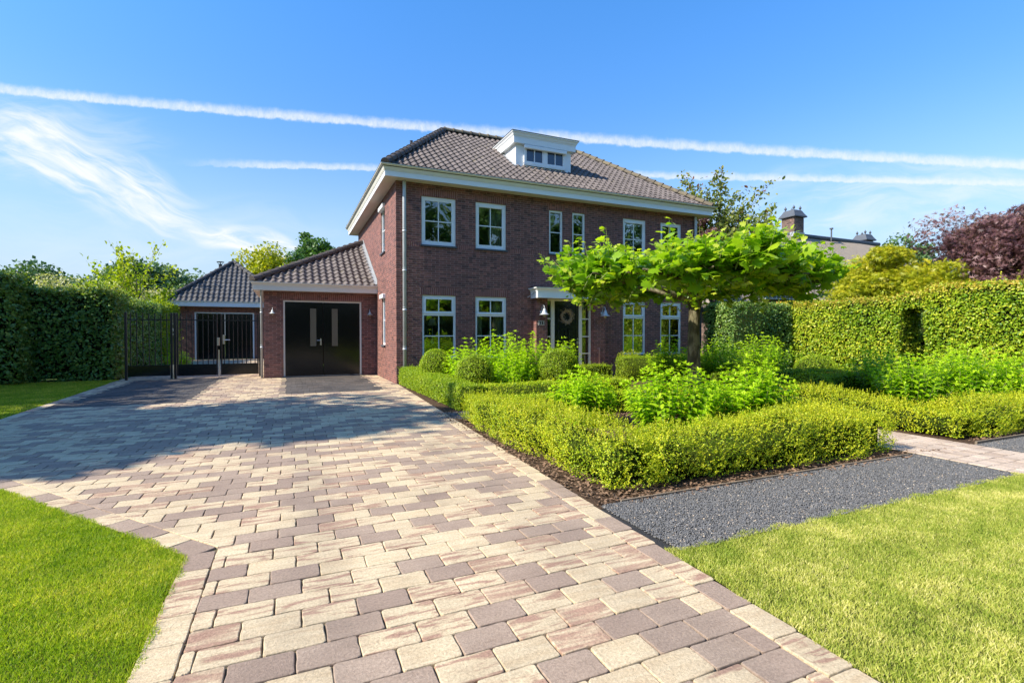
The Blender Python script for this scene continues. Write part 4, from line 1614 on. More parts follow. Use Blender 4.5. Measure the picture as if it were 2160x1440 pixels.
def wall_lamp(x, y, z, label, s=1.0):
    root = empty('wall_lamp', (x, y, z), label, 'wall lamp', 'galvanised barn-style wall lamps')
    mb = MB()
    mb.tube([(x, y, z), (x, y - .03 * s, z)], .055 * s, 16)
    pts = [(x, y - .03 * s, z)]
    for k in range(9):
        a = math.pi * (1 - k / 8)
        pts.append((x + .0, y - .03 * s - .08 * s - .08 * s * math.cos(a), z + .10 * s + .11 * s * math.sin(a)))
    pts.append((x, y - .19 * s, z + .06 * s))
    mb.tube(pts, .011 * s, 8)
    mb.build('bracket', M_zinc, root, True)
    mb = MB()
    mb.lathe([(.0, .11), (.035, .105), (.04, .06), (.055, .05), (.055, .03), (.075, -.02), (.09, -.04), (.15, -.075), (.152, -.08), (.085, -.05), (.03, .0)], (x, y - .19 * s, z), 24)
    if s != 1:
        mb.v = [(x + (a - x) * s, (y - .19 * s) + (b - (y - .19 * s)) * s, z + (c - z) * s) for a, b, c in mb.v]
    mb.build('shade', M_zinc, root, True)
    mb = MB()
    mb.lathe([(.0, -.15), (.03, -.145), (.048, -.11), (.045, -.06), (.035, -.03)], (x, y - .19 * s, z), 16)
    if s != 1:
        mb.v = [(x + (a - x) * s, (y - .19 * s) + (b - (y - .19 * s)) * s, z + (c - z) * s) for a, b, c in mb.v]
    mb.build('bulb_glass', mat('lamp glass', lambda n: principled(n, Base_Color=rgb(.45, .40, .25), Roughness=.1).outputs[0]), root, True)
    return root


wall_lamp(4.14, -.2, 1.98, 'galvanised swan-neck wall lamp on the porch pillar above the house number')
wall_lamp(6.27, -.2, 1.97, 'galvanised swan-neck wall lamp on the brick right of the front door')
wall_lamp(-3.19, 3.4, 2.0, 'small galvanised lamp on the brick left of the glossy black garage doors', .62)
wall_lamp(-.33, 3.4, 2.0, 'small galvanised lamp on the brick between the garage doors and the house', .62)

# house number 117 in three enamel tiles
sg = empty('house_number_sign', (4.13, -.2, 1.66), 'black house number sign with white figures 117 under the left porch lamp', 'sign')
mb = MB()
mb.box(4.028, 4.232, -.212, -.2, 1.60, 1.72)
mb.build('border', M_signw, sg)
for k in range(3):
    a = 4.036 + k * .0645
    mb = MB()
    mb.box(a, a + .059, -.2165, -.2125, 1.608, 1.712)
    pl_ = mb.build('plate', M_sign, sg)
    mb = MB()
    if k < 2:
        mb.box(a + .024, a + .036, -.219, -.217, 1.625, 1.695)
        mb.box(a + .016, a + .044, -.219, -.217, 1.618, 1.625)
        mb.poly([(a + .012, -.2185, 1.678), (a + .024, -.2185, 1.678), (a + .024, -.2185, 1.695), (a + .020, -.2185, 1.695)])
    else:
        mb.box(a + .012, a + .047, -.219, -.217, 1.685, 1.697)
        mb.poly([(a + .020, -.2185, 1.618), (a + .031, -.2185, 1.618), (a + .047, -.2185, 1.685), (a + .035, -.2185, 1.685)])
    mb.build('figure', M_signw, pl_)
mb = MB()
mb.tube([(6.13, -.27, 0), (6.13, -.27, .86), (6.13, -.262, .90)], .018, 10)
tag(mb.build('copper_pipe', M_copper, None, True), 'thin upright copper pipe against the brick right of the front door', 'pipe')

# ---- attached garage
GY = 3.4
gar = empty('brick_garage', (-1.8, GY, 0), 'brick garage with glossy black double doors joined to the side of the house', 'garage')
GX0, GX1, GT = -3.44, HX0 - .004, 2.646
mb = MB(Matrix.Translation((0, GY, 0)))
wallface(mb, GX0, GX1, -.02, GT, [(-2.90, -.58, .0, 2.37)], .12)
mb.m = None
mb.poly([(GX0, GY, 0), (GX0, 10, 0), (GX0, 10, GT), (GX0, GY, GT)])
mb.poly([(GX0, 10, 0), (GX1, 10, 0), (GX1, 10, GT), (GX0, 10, GT)])
mb.build('wall', M_brick, gar)
mb = MB()
mb.box(-2.95, -.53, GY - .003, GY, 2.374, 2.575)
mb.build('upright_brick_course', M_brick2, gar)
mb = MB()
mb.box(-2.90, -2.85, GY + .03, GY + .1, 0, 2.37)
mb.box(-.63, -.58, GY + .03, GY + .1, 0, 2.37)
mb.box(-2.85, -.63, GY + .03, GY + .1, 2.325, 2.37)
mb.build('door_frame', M_cream, gar)
for (a, b, ga, gb) in ((-2.847, -1.752, -2.13, -1.95), (-1.742, -.633, -1.49, -1.31)):
    mb = MB()
    mb.box(a, b, GY + .045, GY + .085, .03, 2.322, .004)
    frame(mb, ga - .02, gb + .02, .93, 2.15, .02, GY + .036, GY + .045)
    d_ = mb.build('garage_door', M_blackpaint, gar)
    mb = MB()
    mb.box(ga, gb, GY + .039, GY + .044, .95, 2.13)
    mb.build('frosted_pane', M_frost, d_)
    if a < -2:
        mb = MB()
        mb.box(-1.84, -1.80, GY + .025, GY + .045, .98, 1.19)
        mb.tube([(-1.82, GY + .03, 1.13), (-1.82, GY - .01, 1.13), (-1.94, GY - .012, 1.13)], .011, 8)
        mb.build('door_handle', M_steel, d_)
mb = MB()
mb.box(-2.95, -.53, GY - .02, GY + .12, -.01, .028)
mb.build('threshold', M_slate, gar)
mb = MB()
GE = 2.64
cornice(mb, GX0, GX1, GY, 10, [(0, GE), (.27, GE), (.27, GE + .13), (.28, GE + .14), (.29, GE + .17), (.32, GE + .21), (.33, GE + .22), (.33, GE + .245)], sides='LFB')
mb.poly([(GX1, GY - .27, GE), (GX1, GY, GE), (GX1, GY, GE + .245), (GX1, GY - .33, GE + .245), (GX1, GY - .27, GE + .13)])
mb.build('cornice', M_cream, gar)
mb = MB()
GR = 0.56
rgx = (6.5 - (GY - .27)) * GR
gsf = math.hypot(1, GR)
runx = GX1 - (GX0 - .27)
ridgeY = 6.55
GZ = GE + .21
ry = ridgeY - (GY - .27)
gz = GZ + GR * ry
slope(mb, (0, GY - .27, GZ), (1, 0, 0), (0, 1, GR), (0, -GR, 1), .21, .285, ((lambda v: ((GX0 - .27) + runx * (v / gsf / ry), GX1)), ry * gsf))
gl = (gz - GZ) / runx
gsl = math.hypot(1, gl)
slope(mb, (GX0 - .27, 0, GZ), (0, 1, 0), (1, 0, gl), (-gl, 0, 1), .21, .285, ((lambda v: (GY - .27 + ry * (v / gsl / runx), 10.27 - 3.7 * (v / gsl / runx))), runx * gsl))
slope(mb, (0, 10.27, GZ), (1, 0, 0), (0, -1, GR * ry / 3.72), (0, GR * ry / 3.72, 1), .21, .285, ((lambda v: ((GX0 - .27) + runx * min(1, v / 4.1), GX1)), 4.1))
gr_ = mb.build('roof', M_tile, gar)
mb = MB()
caps(mb, (GX0 - .27, GY - .27, GZ + .05), (GX1 - .05, ridgeY, gz + .03))
mb.build('hip_tiles', M_tilecap, gr_)
mb = MB()
for k in range(12):
    t0, t1 = k / 12, (k + 1) / 12
    y0_, y1_ = GY - .27 + ry * t0, GY - .27 + ry * t1
    z0_, z1_ = GZ + GR * ry * t0, GZ + GR * ry * t1
    w0 = .10 + .02 * (k % 2)
    mb.poly([(GX1 - w0, y0_, z0_ + .075), (GX1 - .002, y0_, z0_ + .075), (GX1 - .002, y1_, z1_ + .075), (GX1 - w0, y1_, z1_ + .075)])
    mb.poly([(GX1 - .004, y0_, z0_ + .075), (GX1 - .004, y1_, z1_ + .075), (GX1 - .004, y1_, z1_ + .23), (GX1 - .004, y0_, z0_ + .23)])
mb.build('lead_flashing', M_lead, gr_)
downpipe(GX0 - .055, GY + .05, 0, GE, gar, .036, 0, -.2)

# ---- detached garage at the back
DG = 16.5
dg = empty('small_brick_garage', (-5.6, DG, 0), 'detached brick garage with dark pyramid pantile roof behind the iron gate', 'garage')
mb = MB(Matrix.Translation((0, DG, 0)))
wallface(mb, -7.95, -3.2, -.02, 2.72, [(-7.15, -4.43, 0, 2.44)], .12)
mb.m = None
mb.poly([(-7.95, DG, 0), (-7.95, DG + 4.8, 0), (-7.95, DG + 4.8, 2.72), (-7.95, DG, 2.72)])
mb.poly([(-3.2, DG, 0), (-3.2, DG + 4.8, 0), (-3.2, DG + 4.8, 2.72), (-3.2, DG, 2.72)])
mb.build('wall', M_brick, dg)
mb = MB()
mb.box(-7.2, -4.38, DG - .003, DG, 2.444, 2.65)
mb.build('upright_brick_course', M_brick2, dg)
mb = MB()
mb.box(-7.15, -7.08, DG + .03, DG + .1, 0, 2.44)
mb.box(-4.50, -4.43, DG + .03, DG + .1, 0, 2.44)
mb.box(-7.08, -4.50, DG + .03, DG + .1, 2.38, 2.44)
mb.build('door_frame', M_white, dg)
for (a, b) in ((-7.077, -5.80), (-5.79, -4.503)):
    mb = MB()
    mb.box(a, b, DG + .045, DG + .085, .05, 2.378, .004)
    for k in range(1, 7):
        xx = a + (b - a) * k / 7
        mb.box(xx - .008, xx + .008, DG + .040, DG + .045, .06, 2.36)
    mb.build('garage_door', M_blackpaint, dg)
mb = MB()
cornice(mb, -7.95, -3.2, DG, DG + 4.8, [(0, 2.72), (.38, 2.72), (.38, 2.92), (.42, 2.96), (.43, 2.99)])
mb.build('cornice', M_white, dg)
mb = MB()
e0, e1, f0 = -7.95 - .38, -3.2 + .38, DG - .38
half = (e1 - e0) / 2
AZ = 5.32
pg = (AZ - 2.95) / half
ps_ = math.hypot(1, pg)
slope(mb, (0, f0, 2.95), (1, 0, 0), (0, 1, pg), (0, -pg, 1), .235, .33, ((lambda v: (e0 + v / ps_, e1 - v / ps_)), half * ps_))
slope(mb, (e0, 0, 2.95), (0, 1, 0), (1, 0, pg), (-pg, 0, 1), .235, .33, ((lambda v: (f0 + v / ps_, f0 + 2 * half - v / ps_)), half * ps_))
slope(mb, (e1, 0, 2.95), (0, 1, 0), (-1, 0, pg), (pg, 0, 1), .235, .33, ((lambda v: (f0 + v / ps_, f0 + 2 * half - v / ps_)), half * ps_))
dr = mb.build('roof', M_tiledark, dg)
mb = MB()
apx = ((e0 + e1) / 2, f0 + half, AZ + .03)
caps(mb, (e0, f0, 3.0), apx)
caps(mb, (e1, f0, 3.0), apx)
caps(mb, (e0, f0 + 2 * half, 3.0), apx)
mb.build('hip_tiles', M_tiledark, dr)
mb = MB()
mb.tube([(-6.35, 20.0, 4.6), (-6.35, 20.0, 5.36)], .09, 12)
mb.tube([(-6.35, 20.0, 5.46), (-6.35, 20.0, 5.485)], .2, 14)
for k in range(4):
    a = k * 1.57
    mb.tube([(-6.35 + .1 * math.cos(a), 20 + .1 * math.sin(a), 5.34), (-6.35 + .15 * math.cos(a), 20 + .15 * math.sin(a), 5.47)], .012, 4)
mb.build('flue_pipe', M_blackmetal, dr)
# ------------------------------------------------------------------ gate and fence
FY = 4.2


def ironbars(mb, x0, x1, n, zt=1.93):
    for k in range(n):
        x = x0 + (x1 - x0) * (k + .5) / n
        mb.box(x - .011, x + .011, FY - .011, FY + .011, .42, zt)
    mb.box(x0, x1, FY - .012, FY + .012, 1.735, 1.765)


fence = empty('iron_fence', (-6.5, FY, 0), 'fixed black iron bar fence panel between the tall left hedge and the gate', 'fence')
mb = MB()
ironbars(mb, -7.0, -5.97, 7)
mb.build('bars', M_blackmetal, fence)
mb = MB()
mb.box(-7.0, -5.97, FY - .02, FY + .02, .10, .42, .004)
mb.build('lower_panel', M_blackpaint, fence)
for x in (-7.04, -5.93):
    mb = MB()
    mb.box(x - .03, x + .03, FY - .03, FY + .03, -.02, 1.96, .005)
    mb.build('post', M_blackmetal, fence)
gate = empty('iron_gate', (-4.7, FY, 0), 'double-leaf black iron bar gate closing the drive beside the garage', 'gate')
for (a, b, n) in ((-5.80, -4.74, 7), (-4.66, -3.62, 8)):
    mb = MB()
    mb.box(a, b, FY - .02, FY + .02, .08, .42, .004)
    lf = mb.build('gate_leaf', M_blackpaint, gate)
    mb = MB()
    ironbars(mb, a + .04, b - .04, n)
    mb.build('bars', M_blackmetal, lf)
    for c in (a, b - .04):
        mb = MB()
        mb.box(c, c + .04, FY - .022, FY + .022, .08, 1.95, .004)
        mb.build('upright', M_blackmetal, lf)
for x in (-5.845, -3.575):
    mb = MB()
    mb.box(x - .035, x + .035, FY - .035, FY + .035, -.02, 1.96, .005)
    mb.build('post', M_blackmetal, gate)
mb = MB()
mb.tube([(-4.70, FY - .05, -.01), (-4.70, FY - .05, .85)], .014, 8)
mb.build('drop_bolt', M_steel, gate)
mb = MB()
mb.tube([(-5.88, FY - .06, -.01), (-5.88, FY - .06, .42)], .018, 8)
mb.build('drop_bolt', M_steel, gate)
mb = MB()
mb.box(-4.75, -4.69, FY - .05, FY + .05, .98, 1.22, .005)
mb.box(-4.60, -4.55, FY - .055, FY - .02, 1.02, 1.30, .004)
mb.tube([(-4.58, FY - .05, 1.15), (-4.58, FY - .1, 1.15), (-4.40, FY - .1, 1.15)], .012, 8)
mb.build('latch', M_steel, gate)

# ------------------------------------------------------------------ hedges
hedge('hedge', [(-14.5, -7.42, 4.55, 5.9, 0, 2.62)], 'tall dark green beech hedge running left from the iron fence', 'hedge', [L_beechshade, M_core], .085, 750, .10, .09, tipz=.22, seed=3, sprigs=5)
hedge('hedge', [(-13.5, -9.35, 3.7, 5.0, 0, 2.95)], 'taller bulging hedge section at the far left edge in front of the long hedge', 'hedge', [L_beechshade, M_core], .085, 750, .11, .12, tipz=.25, seed=8, sprigs=6)
hedge('hedge', [(-9.2, -7.75, 5.8, 14.5, 0, 2.55)], 'hedge seen through the iron fence running back to the small garage', 'hedge', [L_beechshade, M_core], .075, 520, .09, .10, tipz=.3, tipamt=.5, seed=4, sprigs=4)
hedge('hedge', [(-8.9, -7.75, 12.4, 15.6, 0, 2.7)], 'sunlit yellow-green shrub hedge at the left corner of the small garage', 'hedge', [L_lime, M_core], .08, 420, .10, .14, seed=41, sprigs=9)
hedge('hedge', [(10.9, 13.85, -1.05, .2, 0, 2.38)], 'shaded dark beech hedge closing the gap right of the house', 'hedge', [L_beechshade, M_core], .062, 1100, .07, .05, tipz=.12, tipamt=.5, seed=5, sprigs=3)
hedge('hedge', [(13.8, 15.0, -4.5, .4, 0, 2.42), (13.8, 15.0, -5.22, -4.5, 2.08, 2.52), (13.8, 15.1, -13.5, -5.22, 0, 2.66)],
      'tall sunlit yellow-green beech hedge with a narrow dark archway', 'hedge', [L_beechlit, M_core], .066, 1350, .07, .07, tipz=.30, tipamt=1.0, seed=6, sprigs=8)
mb = MB()
mb.box(15.3, 15.35, -6.5, -3.2, 0, 3.0)
hedge('hedge', [(16.2, 17.2, -7.5, -2.5, 0, 2.2)], 'dark hedge seen behind the archway of the sunlit hedge', 'hedge', [L_beechshade, M_core], .07, 300, .1, .05, seed=61)

# clipped box edging
BG = 'low clipped box hedges edging the beds'
bx = [
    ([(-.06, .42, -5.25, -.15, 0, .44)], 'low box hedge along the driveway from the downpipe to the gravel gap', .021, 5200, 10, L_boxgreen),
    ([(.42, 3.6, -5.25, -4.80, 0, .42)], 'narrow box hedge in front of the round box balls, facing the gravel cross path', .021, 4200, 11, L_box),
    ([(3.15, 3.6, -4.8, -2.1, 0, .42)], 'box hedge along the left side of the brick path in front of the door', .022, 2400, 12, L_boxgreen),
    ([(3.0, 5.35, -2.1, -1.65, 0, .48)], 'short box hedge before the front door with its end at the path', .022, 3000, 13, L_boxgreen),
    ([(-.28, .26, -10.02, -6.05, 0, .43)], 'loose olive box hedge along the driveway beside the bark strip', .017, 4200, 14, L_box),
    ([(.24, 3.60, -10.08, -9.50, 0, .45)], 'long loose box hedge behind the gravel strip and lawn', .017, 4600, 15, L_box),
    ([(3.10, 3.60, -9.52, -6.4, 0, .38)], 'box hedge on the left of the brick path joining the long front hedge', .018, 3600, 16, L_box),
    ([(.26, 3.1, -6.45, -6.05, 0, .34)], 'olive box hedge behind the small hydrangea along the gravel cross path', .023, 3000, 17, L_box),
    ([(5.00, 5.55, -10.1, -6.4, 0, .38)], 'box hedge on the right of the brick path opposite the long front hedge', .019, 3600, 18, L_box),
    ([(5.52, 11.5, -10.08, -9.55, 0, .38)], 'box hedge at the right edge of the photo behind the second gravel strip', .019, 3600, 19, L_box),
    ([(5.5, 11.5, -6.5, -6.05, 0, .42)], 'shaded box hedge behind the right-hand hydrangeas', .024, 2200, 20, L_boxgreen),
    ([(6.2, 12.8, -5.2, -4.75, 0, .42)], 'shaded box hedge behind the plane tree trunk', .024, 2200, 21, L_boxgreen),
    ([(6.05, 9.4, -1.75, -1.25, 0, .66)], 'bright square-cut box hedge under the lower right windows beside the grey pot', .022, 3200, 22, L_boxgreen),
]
for (b, lab, lf, dn, sd, m) in bx:
    loose = sd in (14, 15, 16, 18, 19)
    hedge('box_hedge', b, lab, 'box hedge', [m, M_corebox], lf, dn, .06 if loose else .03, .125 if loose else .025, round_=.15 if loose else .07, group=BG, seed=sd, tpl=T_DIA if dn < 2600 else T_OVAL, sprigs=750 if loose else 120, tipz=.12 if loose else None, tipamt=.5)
ball('box_ball', (.45, -1.95, .58), .40, 'round clipped box ball nearest the downpipe', 'box ball', [L_boxgreen, M_corebox], .022, 4200, 'clipped round box balls', 1)
ball('box_ball', (.76, -3.75, .52), .40, 'round clipped box ball in the middle behind the narrow hedge', 'box ball', [L_boxgreen, M_corebox], .022, 4600, 'clipped round box balls', 2)
ball('box_ball', (2.62, -3.95, .58), .45, 'round clipped box ball in front of the left porch pillar', 'box ball', [L_boxgreen, M_corebox], .022, 4600, 'clipped round box balls', 3)
ball('box_ball', (6.25, -7.2, .24), .40, 'low shaded box mound right of the big hydrangeas', 'box ball', [L_boxgreen, M_corebox], .024, 3400, 'clipped round box balls', 4)
ball('box_ball', (10.6, -4.2, .26), .55, 'wide shaded box mound in front of the dark hedge', 'box ball', [L_boxgreen, M_corebox], .026, 2400, 'clipped round box balls', 5, .9)

# hydrangeas: x, y, radius, height, stems, label
HY = [
    (1.30, -7.10, .56, .84, 54, 'small dark-leaved hydrangea standing free at the left of the front bed'),
    (1.90, -8.30, .76, .98, 74, 'large bright hydrangea in the front bed left of the tree trunk'),
    (2.92, -8.70, .66, 1.03, 72, 'large bright hydrangea in the front bed right of the tree trunk'),
    (1.05, -2.65, .74, 1.22, 56, 'hydrangea beside the first box ball under the left windows'),
    (1.85, -2.75, .80, 1.46, 66, 'hydrangea with the tallest shoots under the second lower window'),
    (2.65, -2.55, .74, 1.34, 56, 'hydrangea in front of the brick between window and porch'),
    (1.66, -3.70, .56, 1.02, 50, 'hydrangea filling the gap between the two front box balls'),
    (3.45, -2.65, .55, 1.30, 34, 'thin hydrangea with lone shoots before the front door'),
    (6.85, -2.7, .72, 1.30, 60, 'hydrangea left of the plane tree trunk under the lower right windows'),
    (8.35, -2.9, .78, 1.30, 62, 'sunlit hydrangea right behind the plane tree trunk'),
    (10.1, -2.9, .95, 1.36, 66, 'dark shaded hydrangea in front of the dark hedge'),
    (8.85, -6.95, .85, 1.08, 56, 'shaded hydrangea low against the sunlit hedge left of the archway'),
    (7.15, -8.40, .66, 1.0, 54, 'bright hydrangea just below the archway of the hedge'),
    (7.95, -8.80, .70, 1.08, 60, 'second bright hydrangea from the archway, toward the right edge'),
    (8.55, -9.2, .62, 1.08, 56, 'bright hydrangea cut by the right edge of the photo'),
    (9.25, -8.2, .80, 1.2, 56, 'rear hydrangea at the right edge against the tall hedge'),
    (9.6, -9.35, .55, 1.05, 36, 'hydrangea just outside the right edge beyond the others'),
]
for i, (x, y, r_, h_, ns, lab) in enumerate(HY):
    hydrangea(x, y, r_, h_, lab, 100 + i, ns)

# plane tree trained as an umbrella
tx, ty = 5.0, -5.5
pt = empty('plane_tree', (tx, ty, 0), 'umbrella-trained plane tree with bare trunk and flat crown of big lobed leaves', 'tree')
mb = MB()
gq = np.random.default_rng(21)
mb.tube([(tx, ty, -.05), (tx - .0, ty, .3), (tx - .01, ty, .8), (tx - .02, ty, 1.3), (tx - .0, ty, 1.75), (tx, ty, 2.05), (tx, ty, 2.25)], [.16, .138, .128, .118, .112, .14, .12], 16)
ends = []
pth = []
for i in range(9):
    a = i * 6.283 / 9 + .25
    L = (2.46 + .28 * gq.random()) * (1 - .11 * math.cos(a + R(23.8)))
    pts = [(tx, ty, 2.02)]
    for k in range(1, 9):
        t = k / 8
        pts.append((tx + math.cos(a + .12 * math.sin(t * 5 + i)) * L * t, ty + math.sin(a + .12 * math.sin(t * 5 + i)) * L * t, 2.08 + .26 * min(1, t * 3) + .05 * math.sin(t * 9 + i) + .0 * t))
    mb.tube(pts, [.075, .06, .05, .045, .04, .036, .03, .025, .018], 8)
    pth.append(np.array(pts))
    for sgn in (-1, 1):
        j = 4
        b0 = np.array(pts[j])
        a2 = a + sgn * .5
        q = [b0 + np.array([math.cos(a2), math.sin(a2), .03]) * L * .5 * t for t in (0, .33, .66, 1)]
        mb.tube([tuple(p) for p in q], [.035, .03, .024, .015], 6)
        pth.append(np.array(q))
mb.build('trunk', M_planebark, pt, True)
P, D, N, Sz, Rn, Tp = [], [], [], [], [], []
mb = MB()
nodes = []
for s_ in range(170):
    p = pth[gq.integers(0, len(pth))]
    t = gq.random() ** .6 * (len(p) - 1)
    i = min(int(t), len(p) - 2)
    nodes.append((p[i] * (1 - (t - i)) + p[i + 1] * (t - i), .65 + .6 * gq.random()))
for s_ in range(1450):
    nd_, vig = nodes[gq.integers(0, len(nodes))]
    b0 = nd_ + gq.normal(size=3) * np.array([.11, .11, .02])
    rr = math.hypot(b0[0] - tx, b0[1] - ty)
    out = np.array([b0[0] - tx, b0[1] - ty, 0]) / max(rr, .1)
    hgt = (.84 - .20 * (rr / 3.0) ** 2) * (.35 + .75 * gq.random() + (.25 if gq.random() < .12 else 0))
    down = gq.random() < (.20 if (b0[0] - tx) * .915 - (b0[1] - ty) * .4035 < -.5 else .10)
    d = np.array([0, 0, 1.0 if not down else -.75]) + out * (.25 + .75 * gq.random() * (rr / 3)) + gq.normal(size=3) * .38
    d /= np.linalg.norm(d)
    hgt *= vig
    if down:
        hgt *= .55
    nl_ = max(4, int(hgt / .055))
    q = []
    for k in range(nl_):
        t = (k + 1) / nl_
        c = b0 + d * hgt * t + np.array([0, 0, -.05 * t * t])
        q.append(tuple(c))
        az = gq.random() * 6.283
        side = np.array([math.cos(az), math.sin(az), 0])
        c2 = c + side * .05 + np.array([0, 0, .01])
        dd = side + np.array([0, 0, -.25 + .5 * t]) + gq.normal(size=3) * .25
        P.append(c2)
        D.append(dd)
        N.append(np.array([0, 0, 1.0]) + gq.normal(size=3) * .55)
        Sz.append((.205 if t < .8 else .10) * (.7 + .5 * gq.random()))
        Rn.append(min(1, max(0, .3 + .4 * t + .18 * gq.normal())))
        Tp.append(.7 if t > .93 and gq.random() < .6 else 0)
    mb.tube([tuple(b0), q[len(q) // 2], q[-1]], [.007, .005, .003], 4, False)
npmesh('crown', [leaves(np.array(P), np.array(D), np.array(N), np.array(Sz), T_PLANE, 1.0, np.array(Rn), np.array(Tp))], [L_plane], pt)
mb.build('shoots', M_stem, pt)

# potted shrub by the door
pp = empty('potted_shrub', (6.72, -.95, 0), 'grey pot with a small pale-tipped shrub between the porch and the lower right window', 'potted plant')
mb = MB()
mb.lathe([(.0, .0), (.15, .0), (.17, .02), (.22, .45), (.24, .55), (.24, .60), (.21, .60), (.20, .54), (0, .54)], (6.72, -.95, 0), 24)
mb.build('pot', M_pot, pp, True)
mb = MB()
tw = []
gg = np.random.default_rng(5)
for i in range(6):
    a = i * 1.05
    grow(mb, (6.72, -.95, .5), (math.cos(a) * .9, math.sin(a) * .9, .7), .26, .012, 1, gg, tw, .6, .2, (3, 4), .6, 3)
mb.build('branches', M_bark, pp)
P = np.concatenate([np.array(p)[gg.integers(0, len(p), 26)] + gg.normal(size=(26, 3)) * .04 for p, l in tw])
npmesh('foliage', [leaves(P, rdir(len(P)), norm(rdir(len(P)) + np.array([0, 0, .8])), .04, T_OVAL, 1, rng.random(len(P)))], [L_lime], pp)

# small plants behind the iron fence
hydrangea(-6.35, 7.6, .55, .75, 'small bright shrub behind the iron fence at the foot of the hedge', 150, 30, 'small shrubs behind the iron fence', .09)
hydrangea(-7.75, 13.2, .7, .9, 'low shrub at the left corner of the small garage door', 151, 30, 'small shrubs behind the iron fence', .09)
# ------------------------------------------------------------------ neighbour house, trees
nb = empty('thatched_house', (28, 11, 0), 'neighbouring thatched house with two capped brick chimneys beyond the hedge', 'house')
mb = MB()
mb.box(18.2, 41, 6.5, 17.5, 0, 3.2)
mb.build('wall', M_brickN, nb)
mb = MB()


def nroof(mb, ex0, ex1, ey0, ey1, ez, rx0, rx1, ry_, rz, nu=16, nvv=8):
    def grid(a, b, c, d):
        pts = []
        for i in range(nvv + 1):
            t = i / nvv
            r0 = []
            for j in range(nu + 1):
                s_ = j / nu
                p = (Vector(a) * (1 - s_) + Vector(b) * s_) * (1 - t) + (Vector(d) * (1 - s_) + Vector(c) * s_) * t
                p.z += .16 * math.sin(math.pi * t) + .05 * math.sin(p.x * .9 + p.y * 1.3)
                r0.append(mb.P(p))
            pts.append(r0)
        for i in range(nvv):
            for j in range(nu):
                mb.f.append([pts[i][j], pts[i][j + 1], pts[i + 1][j + 1], pts[i + 1][j]])
    A, B, C, D_ = (ex0, ey0, ez), (ex1, ey0, ez), (ex1, ey1, ez), (ex0, ey1, ez)
    E_, F_ = (rx0, ry_, rz), (rx1, ry_, rz)
    grid(A, B, F_, E_)
    grid(D_, A, E_, E_)
    grid(B, C, F_, F_)
    grid(C, D_, E_, F_)
    mb.poly([A, B, C, D_])


nroof(mb, 17.2, 42, 5.2, 18.5, 2.75, 28.4, 38.5, 10.5, 8.1)
nr = mb.build('thatched_roof', M_thatch, nb, True)
mb = MB()
mb.box(28.4, 38.5, 10.32, 10.68, 8.0, 8.24, .05)
mb.build('ridge', M_slate, nr)
mb = MB()
mb.box(19.9, 22.9, 5.0, 7.4, 3.15, 3.50)
mb.box(19.9, 22.9, 4.92, 5.0, 3.42, 3.50)
dn_ = mb.build('thatch_dormer', M_white, nr)
mb = MB()
for k in range(9):
    mb.box(19.98 + k * .325, 20.22 + k * .325, 4.985, 4.995, 3.19, 3.40)
mb.build('pane', M_slate, dn_)


def chimney(x, y, z0, z1, w):
    mb = MB()
    mb.box(x - w / 2, x + w / 2, y - w / 2, y + w / 2, z0, z1 - .55)
    ch = mb.build('chimney', M_brickN, nr)
    mb = MB()
    e = w * .66
    mb.lathe([(0, 0)], (x, y, 0), 4)
    mb.v, mb.f, mb.r = [], [], []
    lv = [(e, z1 - .50), (e, z1 - .44), (e * .78, z1 - .22), (e * .62, z1 - .02), (e * .58, z1)]
    rings = []
    for (r_, z_) in lv:
        rings.append([mb.P((x + a * r_, y + b * r_, z_)) for a, b in ((-1, -1), (1, -1), (1, 1), (-1, 1))])
    for k in range(len(rings) - 1):
        for j in range(4):
            mb.f.append([rings[k][j], rings[k][(j + 1) % 4], rings[k + 1][(j + 1) % 4], rings[k + 1][j]])
    mb.f.append(rings[-1])
    mb.f.append(rings[0][::-1])
    for a in (-1, 1):
        for b in (-1, 1):
            mb.box(x + a * w * .42 - .04, x + a * w * .42 + .04, y + b * w * .42 - .04, y + b * w * .42 + .04, z1 - .56, z1 - .45)
    mb.build('chimney_cap', M_slate, ch)
    mb = MB()
    for a in (-1, 1):
        for b in (-1, 1):
            c = (x + a * e * .5, y + b * e * .5, z1)
            mb.lathe([(.03, -.02), (.03, .06), (.075, .10), (.09, .16), (.06, .22), (.02, .27), (.0, .36)], c, 10)
    mb.build('finial', M_slate, ch, True)
    mb = MB()
    mb.box(x - w / 2 - .04, x + w / 2 + .04, y - w / 2 - .04, y + w / 2 + .04, z0 + .02, z0 + .32)
    mb.build('flashing', M_lead, ch)


chimney(29.0, 10.5, 7.9, 9.75, .95)
chimney(38.5, 11.6, 7.4, 9.05, .92)
mb = MB()
mb.tube([(32.6, 10.2, 7.9), (32.6, 10.2, 8.75)], .05, 8)
mb.tube([(32.6, 10.2, 8.75), (32.6, 10.2, 8.83)], .12, 8)
mb.build('flue_pipe', M_slate, nr)

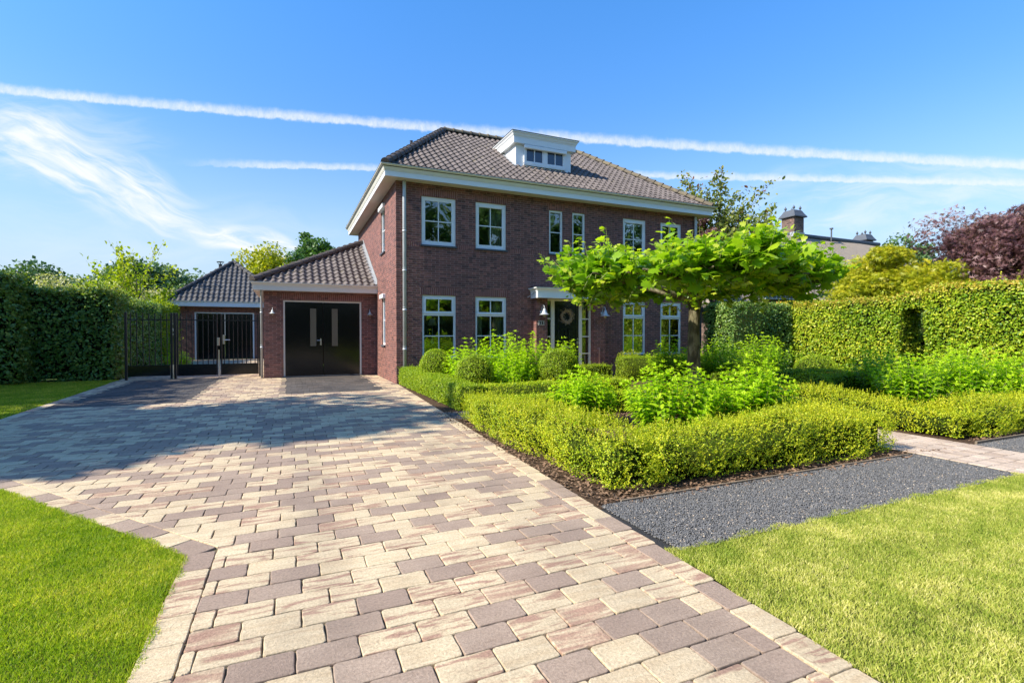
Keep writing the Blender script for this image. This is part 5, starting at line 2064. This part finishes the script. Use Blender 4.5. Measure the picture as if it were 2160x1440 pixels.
# trees behind, left to right
tree('young_tree', (-9.7, 16.0, 0), 7.4, 2.6, 'young lime-green tree with airy layered branches above the left hedge', 'tree', L_lime, 31, .07, 2.3, 3, .16, 17, .12, limbs=7, spread=.42, upbias=.18, flat=.5)
clumptree('flowering_shrub', (-9.6, 18.9, 0), 4.25, 2.0, 'shrub with creamy white blossom between the left hedge and the small garage', 'shrub', L_pale, 33, .10, 9000, 18, .06, .2)
clumptree('orange_tipped_shrub', (-11.0, 11.6, 0), 3.6, 2.0, 'shrub with orange new growth just above the left hedge', 'shrub', L_pale, 34, .09, 6000, 14, .05, .2)
clumptree('distant_tree', (-16.6, 52.6, 0), 8.9, 5.5, 'rounded distant tree between the lime-green tree and the small garage roof', 'tree', L_far, 35, .34, 15000, 34, .3, .15, 'distant round trees beyond the left hedge', clr=.36)
clumptree('distant_tree', (-22.5, 54.8, 0), 7.4, 5.5, 'distant tree behind the trunk of the lime-green tree', 'tree', L_far, 36, .34, 12000, 30, .3, .15, 'distant round trees beyond the left hedge', clr=.36)
clumptree('distant_tree', (-26.2, 48.9, 0), 8.1, 5.5, 'distant tree above the far left end of the hedge', 'tree', L_far, 37, .32, 12000, 30, .3, .15, 'distant round trees beyond the left hedge', clr=.36)
clumptree('golden_tree', (-4.6, 33.1, 0), 8.7, 2.7, 'golden yellow-leaved tree above the roofs of the two garages', 'tree', L_yellow, 38, .20, 14000, 30, .16, .2, clr=.36)
clumptree('golden_tree', (-2.4, 28, 0), 7.1, 1.7, 'smaller yellow-green tree between the golden tree and the dark green tree', 'tree', L_lime, 39, .17, 7000, 20, .12, .2, clr=.36)
clumptree('dark_tree', (-.66, 27.1, 0), 9.6, 2.2, 'dark green open-branched tree rising behind the attached garage roof', 'tree', L_dark, 40, .19, 8000, 44, .2, .3, clr=.24)
tree('cherry_tree', (14.9, 3.7, 0), 9.5, 3.4, 'sparse cherry-like tree with drooping leaves behind the right end of the house', 'tree', L_cherry, 43, .17, 3.4, 3, .15, 60, .14, limbs=9, spread=.48, upbias=.24, droop=.9, tiprate=.06)
clumptree('purple_tree', (13.0, 2.6, 0), 6.5, .75, 'slim purple-leaved tree just behind the right corner of the house', 'tree', L_purple, 44, .10, 4200, 26, .07, .3, clr=.34)
clumptree('yellow_maple', (19.9, -.9, 0), 4.8, 2.25, 'yellow-green maple between the thatched house and the purple maple', 'tree', L_yellow, 45, .12, 30000, 46, .10, .15, tpl=T_STAR, flat=.9, clr=.38)
clumptree('purple_maple', (24.2, -3.6, 0), 7.0, 3.4, 'wide purple Japanese maple above the right end of the tall hedge', 'tree', L_purple, 46, .13, 66000, 90, .14, .1, tpl=T_STAR, flat=.95, clr=.33)
clumptree('distant_tree', (75.5, 28.5, 0), 14.4, 4.6, 'distant green tree between the yellow maple and the purple maple', 'tree', L_far, 47, .40, 12000, 30, .2, .15, clr=.36)
# trees outside the frame whose shadow lies over the drive
clumptree('shade_tree', (-14.2, -5.2, 0), 11.4, 2.9, 'leafy tree left of the photo that shades the driveway', 'tree', L_dark, 51, .26, 15000, 34, .55, .22, clr=.36)
clumptree('shade_tree', (-17.4, 1.4, 0), 9.9, 3.9, 'leafy tree left of the photo that shades the hedge and lawn strip', 'tree', L_dark, 52, .28, 15000, 34, .45, .22, clr=.36)
# trees across the street, seen only in the window glass
for i, (x, y, h_) in enumerate(((-14, -34, 15), (-4, -35, 17), (6, -34, 16), (16, -36, 18), (27, -34, 17), (39, -34, 17))):
    clumptree('street_tree', (x, y, 0), h_, 6.0, 'tree across the street behind the camera, number %s along the row' % ['one', 'two', 'three', 'four', 'five', 'six'][i], 'tree', L_dark, 60 + i, .45, 7000, 28, .25, .05, 'trees across the street')
hedge('hedge', [(-25, 50, -31, -29.5, 0, 4.2)], 'unseen long dark hedge added across the street to darken reflections', 'hedge', [L_dark, M_core], .30, 22, .15, .2, seed=90, tpl=T_DIA)  # added out of view to block bright gaps in door and window reflections
